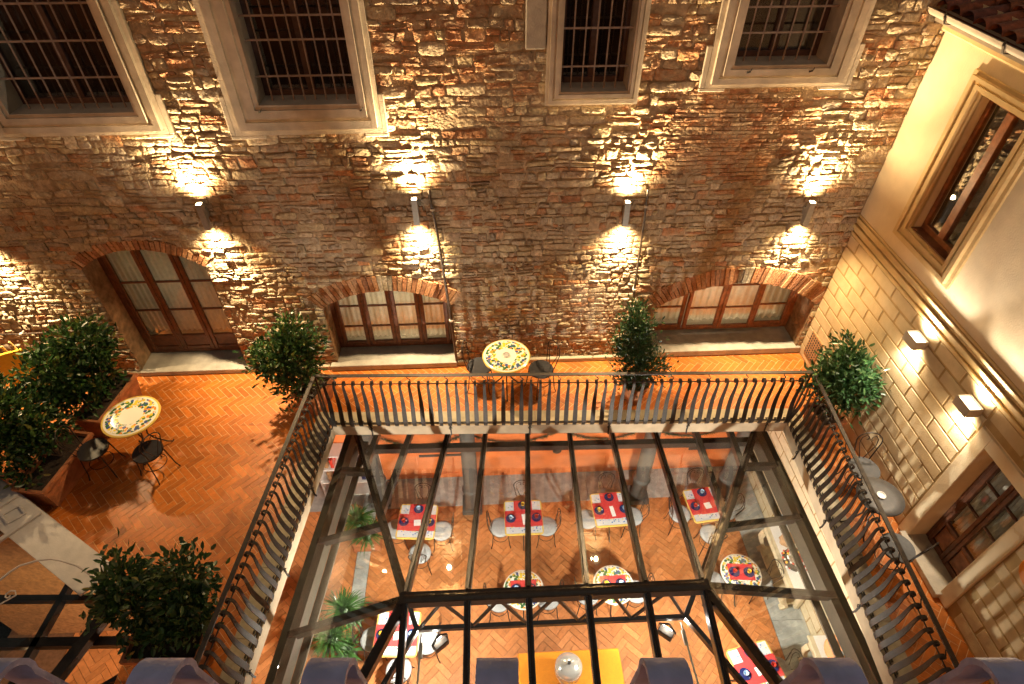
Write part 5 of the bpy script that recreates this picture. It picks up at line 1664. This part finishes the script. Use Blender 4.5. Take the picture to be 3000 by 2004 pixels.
for nm, mt, n in (("red_berry", M_CUPR, 46), ("white_berry", M_WHITE, 24), ("gold_berry", M_CUPY, 10)):
    for i in range(n):
        a = r_.uniform(0, 6.28); b = r_.uniform(-.3, 3.4); rr = .16 + .055 * math.cos(b)
        c = (rr * math.cos(a), rr * math.sin(a), .055 + .055 * math.sin(b)); s = r_.uniform(.016, .028)
        q = MB(); q.lathe([(s * math.sin(R(k)), -s * math.cos(R(k))) for k in (15, 55, 90, 125, 165)], 7, c); q.build(nm, mt, t, smooth=True, world=False)
wr = t.children[0].data.color_attributes.new("tint", 'FLOAT_COLOR', 'POINT')
for q in wr.data: q.color = (.04, .09, .03, 1)
t = thing("paper_bag", "crumpled brown paper bag on the cream console beside the wreath", "bag", (10.60, -2.10, zc))
m = MB(); vs = []; fs = []; n_ = 14
for k, (sx, sy, z_) in enumerate(((.12, .10, 0.002), (.135, .115, .08), (.12, .10, .16), (.14, .06, .24), (.15, .03, .28))):
    for i in range(n_):
        a = 2 * math.pi * i / n_; j = r_.uniform(.88, 1.12)
        vs.append((sx * math.cos(a) * j, sy * math.sin(a) * j, z_ + (r_.uniform(-.012, .012) if k else 0)))
for k in range(4):
    for i in range(n_): fs.append((k * n_ + i, k * n_ + (i + 1) % n_, k * n_ + n_ + (i + 1) % n_, k * n_ + n_ + i))
fs.append(tuple(range(n_ - 1, -1, -1))); m.add(vs, fs); m.build("bag_body", M_BROWN, t, world=False)
m = MB(); m.tube([(-.06, 0, .27), (-.05, 0, .33), (0, 0, .35), (.05, 0, .33), (.06, 0, .27)], .005, 5); m.build("bag_handle", M_RATTAN, t, smooth=True, world=False)
t = thing("table_lamp", "small white unlit table lamp at the console's far end", "lamp", (10.62, -1.80, zc))
m = MB(); m.lathe([(.05, .002), (.06, .01), (.05, .03), (.02, .05), (.03, .1), (.035, .14), (.015, .19), (.012, .24)], 18); m.build("base", M_WHITE, t, smooth=True, world=False)
m = MB(); m.lathe([(.10, .2), (.065, .36), (.06, .36), (.095, .2)], 20); m.build("lamp_shade", M_CUPB, t, smooth=True, world=False)
t = thing("orange_ornament", "round orange dish and two glass bowls, stand-in for a face, lower right console", "ornament", (10.62, -3.92, zc))  # plain dish and bowls standing in for an orange face figure
m = MB(); ax = Vector((-.72, -.2, .66)).normalized(); ux = ax.orthogonal().normalized(); uy = ax.cross(ux)
poly = [(.20 * math.cos(a), .20 * math.sin(a)) for a in [i * math.pi / 14 for i in range(28)]]
cN = Vector((0, 0, .18))
m.prism(poly, cN, ux, uy, ax, -.02, .02, .012, None, True); m.build("dish", M_ORPANEL, t, world=False)
for s in (-1, 1):
    hv = Vector((0.26, -.96, 0)); q = MB()
    q.lathe([(.045 * math.sin(R(k)), -.045 * math.cos(R(k))) for k in (15, 45, 70, 90, 120, 160)], 16, cN + ax * .05 + hv * (.075 * s) + Vector((-.02, 0, .05))); q.build("glass_bowl", M_CUPB, t, smooth=True, world=False)
m = MB(); m.cbox(-.06, .08, -.06, .06, .002, .05, .008); m.build("stand", M_CREAM, t, world=False)
# poinsettia
t = thing("red_poinsettia", "red poinsettia plant in a brown pot at the lower right of the hall", "plant", (10.55, -4.40, zc))
m = MB(); m.lathe([(.06, .002), (.085, .13), (.09, .14), (.08, .14)], 16); m.build("pot", M_BROWN, t, smooth=True, world=False)
foliage([(0, 0, .26, .16, .16, .12)], 260, .11, .06, 31, [(0.45, 0.02, 0.02), (.5, .04, .03), (.05, .1, .03)]).build("crown", M_LEAF, t, world=False, recalc=False)
# buffet with cloth and urn
t = thing("buffet_table", "buffet table under a mustard yellow cloth at the bottom centre", "table", (6.64, -4.3, HZ))
m = MB(); x0, x1, y0, y1 = -.75, .75, -.55, .60
pts = []
for k, (e, z_) in enumerate(((0.0, .90), (.012, .885), (.03, .5), (.045, .03))):
    ring = []
    N_ = 18
    for (ax_, ay_, bx_, by_) in ((x0, y0, x1, y0), (x1, y0, x1, y1), (x1, y1, x0, y1), (x0, y1, x0, y0)):
        for i in range(N_):
            f = i / N_; px_ = ax_ + (bx_ - ax_) * f; py_ = ay_ + (by_ - ay_) * f
            wv = e * (1 + .8 * math.sin(f * 6.28 * 4)) if k > 1 else e
            L_ = Vector((0 if ax_ != bx_ else (1 if ax_ > 0 else -1), 0 if ay_ != by_ else (1 if ay_ > 0 else -1)))
            ring.append((px_ + L_.x * wv, py_ + L_.y * wv, z_))
    pts.append(ring)
vs = [p for q in pts for p in q]; nn = len(pts[0]); fs = []
for k in range(3):
    for i in range(nn): fs.append((k * nn + i, k * nn + (i + 1) % nn, k * nn + nn + (i + 1) % nn, k * nn + nn + i))
fs.append(tuple(range(nn))); m.add(vs, fs); m.build("tablecloth", M_YCLOTH, t, smooth=True, world=False, sharp=50)
for sx in (-.65, .65):
    for sy in (-.45, .5):
        m = MB(); m.cbox(sx - .03, sx + .03, sy - .03, sy + .03, .004, .88, .004); m.build("leg", M_WOOD, t, world=False)
t = thing("steel_urn", "polished steel lidded urn on the mustard yellow buffet cloth", "urn", (6.58, -4.03, HZ + .905))
m = MB(); m.lathe([(.14, .0), (.15, .012), (.12, .04), (.115, .08), (.175, .12), (.195, .22), (.19, .33), (.195, .345)], 32); m.build("body", M_CHROME, t, smooth=True, world=False)
m = MB(); m.lathe([(.19, .347), (.183, .37), (.15, .41), (.122, .425), (.07, .445), (.03, .45)], 32); m.build("lid", M_CHROME, t, smooth=True, world=False)
m = MB(); m.lathe([(.010, .45), (.010, .47), (.024, .485), (.024, .505), (.010, .515)], 14); m.build("knob", M_SEAT, t, smooth=True, world=False)
m = MB(); m.tube([(0, -.19, .12), (0, -.24, .12), (0, -.255, .08)], .013, 6); m.build("tap", M_CHROME, t, smooth=True, world=False)
# white bookcase left of the hall
t = thing("white_bookcase", "white open bookcase against the orange wall at the hall's left", "bookcase", (2.8, -.05, HZ))
for z_ in (.006, .42, .84, 1.26):
    m = MB(); m.cbox(-.55, .55, -.2, .12, z_, z_ + .03, .004); m.build("shelf", M_TIN, t, world=False)
for x_ in (-.58, .551):
    m = MB(); m.cbox(x_, x_ + .029, -.2, .12, .004, 1.32, .004); m.build("side_panel", M_TIN, t, world=False)
bk_i = 0
for z_, sh in ((.451, "middle"), (.871, "upper")):
    for x_, mt, cn in ((-.42, M_BROWN, "brown"), (-.30, M_CUPR, "red"), (.22, M_NAVY, "navy")):
        w_ = rnd.uniform(.05, .08); h_ = rnd.uniform(.22, .32)
        m = MB(); m.cbox(x_, x_ + w_, -.15, .06, 0, h_, .003)
        o = m.build("book", mt, None, world=False); o.location = (2.8, -.05, HZ + z_)
        tag(o, "thick %s book on the %s shelf of the white bookcase" % (cn, sh), "book", "books in the white bookcase")
# garland swags on the orange wall
for i, (xa, xb) in enumerate(((3.4, 5.1), (5.1, 6.9), (6.9, 8.6), (8.6, 10.3))):
    t = thing("garland", "green fir garland swag on the orange hall wall, number %s from the left" % ("one", "two", "three", "four")[i], "garland", ((xa + xb) / 2, .05, -2.1), 0, "fir garlands")
    pts = [(xa + (xb - xa) * f, .05, -1.92 - .34 * (1 - (2 * f - 1) ** 2)) for f in [k / 12 for k in range(13)]]
    m = MB(); m.tube(pts, .012, 5); m.build("cord", M_TRUNK, t, smooth=True)
    m = MB(); r2 = random.Random(i)
    for k in range(520):
        f = r2.random(); z_ = -1.92 - .34 * (1 - (2 * f - 1) ** 2); p = Vector((xa + (xb - xa) * f, .05, z_))
        d = Vector((r2.uniform(-1, 1), r2.uniform(-1, .15), r2.uniform(-1, 1))).normalized(); s = d.orthogonal().normalized() * .006; l = r2.uniform(.05, .1); ff = r2.uniform(.6, 1.3)
        m.add([p - s, p + s, p + d * l], [(0, 1, 2)], (.04 * ff, .09 * ff, .03 * ff))
    m.build("needles", M_LEAF, t, recalc=False)
# round wall sconce on the orange wall
m = MB(); m.lathe([(.02, 0), (.07, .01), (.09, .03), (.07, .05), (.02, .055)], 18, (0, 0, 0))
o = m.build("wall_rosette", M_IRON2, None, smooth=True, world=False); o.location = (6.86, .085, -2.60); o.rotation_euler = (R(90), 0, 0)
tag(o, "small round iron rosette on the orange hall wall", "rosette")

# ================================================================== LEFT CANOPY
CN = thing("glazed_canopy", "white framed glazed canopy with diamond moulding at the lower left corner", "canopy", (.2, -3.0, .0))
ca0, ca1 = Vector((-1.05, -2.12, .40)), Vector((1.20, -3.56, .40))
cd = (ca1 - ca0).normalized(); cp_ = Vector((cd.y, -cd.x, 0))        # cp_: towards the lower left, away from the terrace
if cp_.y > 0: cp_ = -cp_
sl_v = (cp_ + Vector((0, 0, .10))).normalized()
def cpt(s, q, h=0.0): return ca0 + cd * s + sl_v * q + Vector((0, 0, h))
LC = (ca1 - ca0).length
bd = MB(); bd.prism([(0, 0), (LC, 0), (LC, .40), (0, .40)], ca0, cd, sl_v, cd.cross(sl_v) if cd.cross(sl_v).z > 0 else -cd.cross(sl_v), -.03, 0.0, .004, None, True); bd.build("border_board", M_PAINT, CN)
bd = MB(); bd.beam(ca0 + Vector((0, 0, -.22)), ca1 + Vector((0, 0, -.22)), .03, .40); bd.build("upstand", M_PAINT, CN)
for s_ in (.22, .75, 1.25):
    g = MB(); g.beam(cpt(s_, .02, .02), cpt(s_, 2.4, .02), .05, .03); g.build("glazing_bar", M_PAINT, CN)
dm = MB(); c0 = (1.0, .20); rr = .13
for k in range(4):
    a0, a1 = R(45 + 90 * k + 10), R(45 + 90 * (k + 1) + 10)
    dm.beam(cpt(c0[0] + rr * math.cos(a0), c0[1] + rr * math.sin(a0), .012), cpt(c0[0] + rr * math.cos(a1), c0[1] + rr * math.sin(a1), .012), .02, .018)
dm.build("diamond_moulding", M_PAINT, CN)
for sa, sb in ((0.0, .19), (.25, .72), (.78, 1.22), (1.28, LC)):
    g = MB(); vs = [cpt(sa, .41, -.01), cpt(sb, .41, -.01), cpt(sb, 2.4, -.01), cpt(sa, 2.4, -.01)]
    g.add(vs + [v + Vector((0, 0, .006)) for v in vs], [(0, 1, 2, 3), (4, 5, 6, 7), (0, 1, 5, 4), (1, 2, 6, 5), (2, 3, 7, 6), (3, 0, 4, 7)]); g.build("glass_pane", M_GLASS3, CN)
for a, b, w_ in (((1.28, -3.50, .05), (.55, -5.6, .05), .13), ((-.9, -3.62, -.1), (1.45, -3.72, -.1), .07), ((-.6, -4.15, -.1), (1.75, -4.22, -.1), .10), ((.45, -3.2, -.1), (.30, -5.6, -.1), .07), ((.6, -5.0, -.3), (1.7, -4.3, -.3), .05)):
    g = MB(); g.beam(a, b, w_, .10); g.build("support_beam", M_STEEL, CN)
sc_ = MB()
pts = [(.14, -3.76, .6), (.20, -3.67, .6), (.27, -3.60, .6), (.45, -3.54, .6), (.58, -3.535, .6), (.70, -3.56, .6), (.90, -3.62, .58), (1.06, -3.71, .55), (1.16, -3.8, .5)]
sc_.tube(pts, .012, 6)
pts = [Vector((.34, -3.94, .6)) + Vector((math.cos(a) * .009 * (8 - k), math.sin(a) * .009 * (8 - k), 0)) for k, a in enumerate([i * .9 for i in range(8)])]
sc_.tube([(.14, -3.76, .6), (.12, -3.88, .6), (.2, -4.0, .6), (.3, -4.03, .6)] + [tuple(p) for p in pts], .008, 6); sc_.build("scroll_arm", M_PAINT, CN, smooth=True)
# room below the canopy
m = MB(); m.box(-2.4, 1.4, -2.7, -2.6, ZF, -.23); o = m.build("partition_wall", M_BROWN); tag(o, "brown partition wall in the room below the canopy", "wall")
for (x_, y_, w_, d_, lab) in ((.35, -4.7, .9, .5, "honey wood sideboard seen below the white canopy"),):
    t = thing("wood_sideboard", lab, "sideboard", (x_, y_, HZ))
    m = MB(); m.cbox(-w_ / 2, w_ / 2, -d_ / 2, d_ / 2, .08, .84, .01); m.build("carcass", M_RATTAN, t, world=False)
    m = MB(); m.cbox(-w_ / 2 - .03, w_ / 2 + .03, -d_ / 2 - .03, d_ / 2 + .03, .842, .88, .008); m.build("top", M_RATTAN, t, world=False)
    for sx in (-1, 1):
        m = MB(); m.cbox(sx * .22 - .19, sx * .22 + .19, -d_ / 2 - .02, -d_ / 2 - .002, .12, .80, .008); m.build("door_panel", M_WOOD2, t, world=False)
        for sy in (-1, 1):
            m = MB(); m.cbox(sx * w_ * .43 - .03, sx * w_ * .43 + .03, sy * d_ * .4 - .03, sy * d_ * .4 + .03, .004, .08, .004); m.build("foot", M_WOOD, t, world=False)
t = thing("pendant_lamp", "small pendant lamp in the room below the white canopy", "lamp", (-.55, -4.3, -1.3))
m = MB(); m.lathe([(.14, 0), (.06, .12), (.05, .12), (.13, 0)], 18); m.build("lamp_shade", M_YCLOTH, t, smooth=True, world=False)
m = MB(); m.tube([(0, 0, .12), (0, 0, 1.05)], .005, 5); m.build("cord", M_IRON, t, world=False)
l = bpy.data.lights.new("pendant_light", 'POINT'); l.energy = 65; l.color = (1, .66, .30); l.shadow_soft_size = .06
o = bpy.data.objects.new("pendant_light", l); link(o, t); o.location = (0, 0, -.03)

# guessed orange rounded panel at the right edge, real object unknown
poly = []
for cx_, cz_, a0 in ((5.3, 2.0, 0), (4.62, 2.0, 90), (4.62, 1.42, 180), (5.3, 1.42, 270)):
    for a in (0, 22, 45, 68, 90): poly.append((cx_ + .16 * math.cos(R(a0 + a)), cz_ + .16 * math.sin(R(a0 + a))))
m = MB(); m.prism(poly, (XR - .02, 0, 0), (0, -1, 0), (0, 0, 1), (-1, 0, 0), 0, .03, .008, None, True)
tag(m.build("orange_panel", M_ORPANEL, None, origin=(XR - .02, -4.86, 1.37)), "plain orange rounded panel on the wall right of the glazed door", "panel")
# yellow folded sign at far left
t = thing("easel_board", "yellow board on a wooden easel at the far left by the stone wall", "board", (-1.45, -.45, .003), R(25))
m = MB(); m.cbox(-.2, .2, -.02, .02, .25, .95, .006); m.build("board", M_CUPY, t, world=False)
for s in (-1, 1):
    m = MB(); m.beam((s * .24, .03, .01), (s * .12, .03, 1.1), .035, .02); m.build("leg", M_RATTAN, t, world=False)
m = MB(); m.beam((0, .3, .01), (0, .04, 1.05), .03, .02); m.build("leg", M_RATTAN, t, world=False)
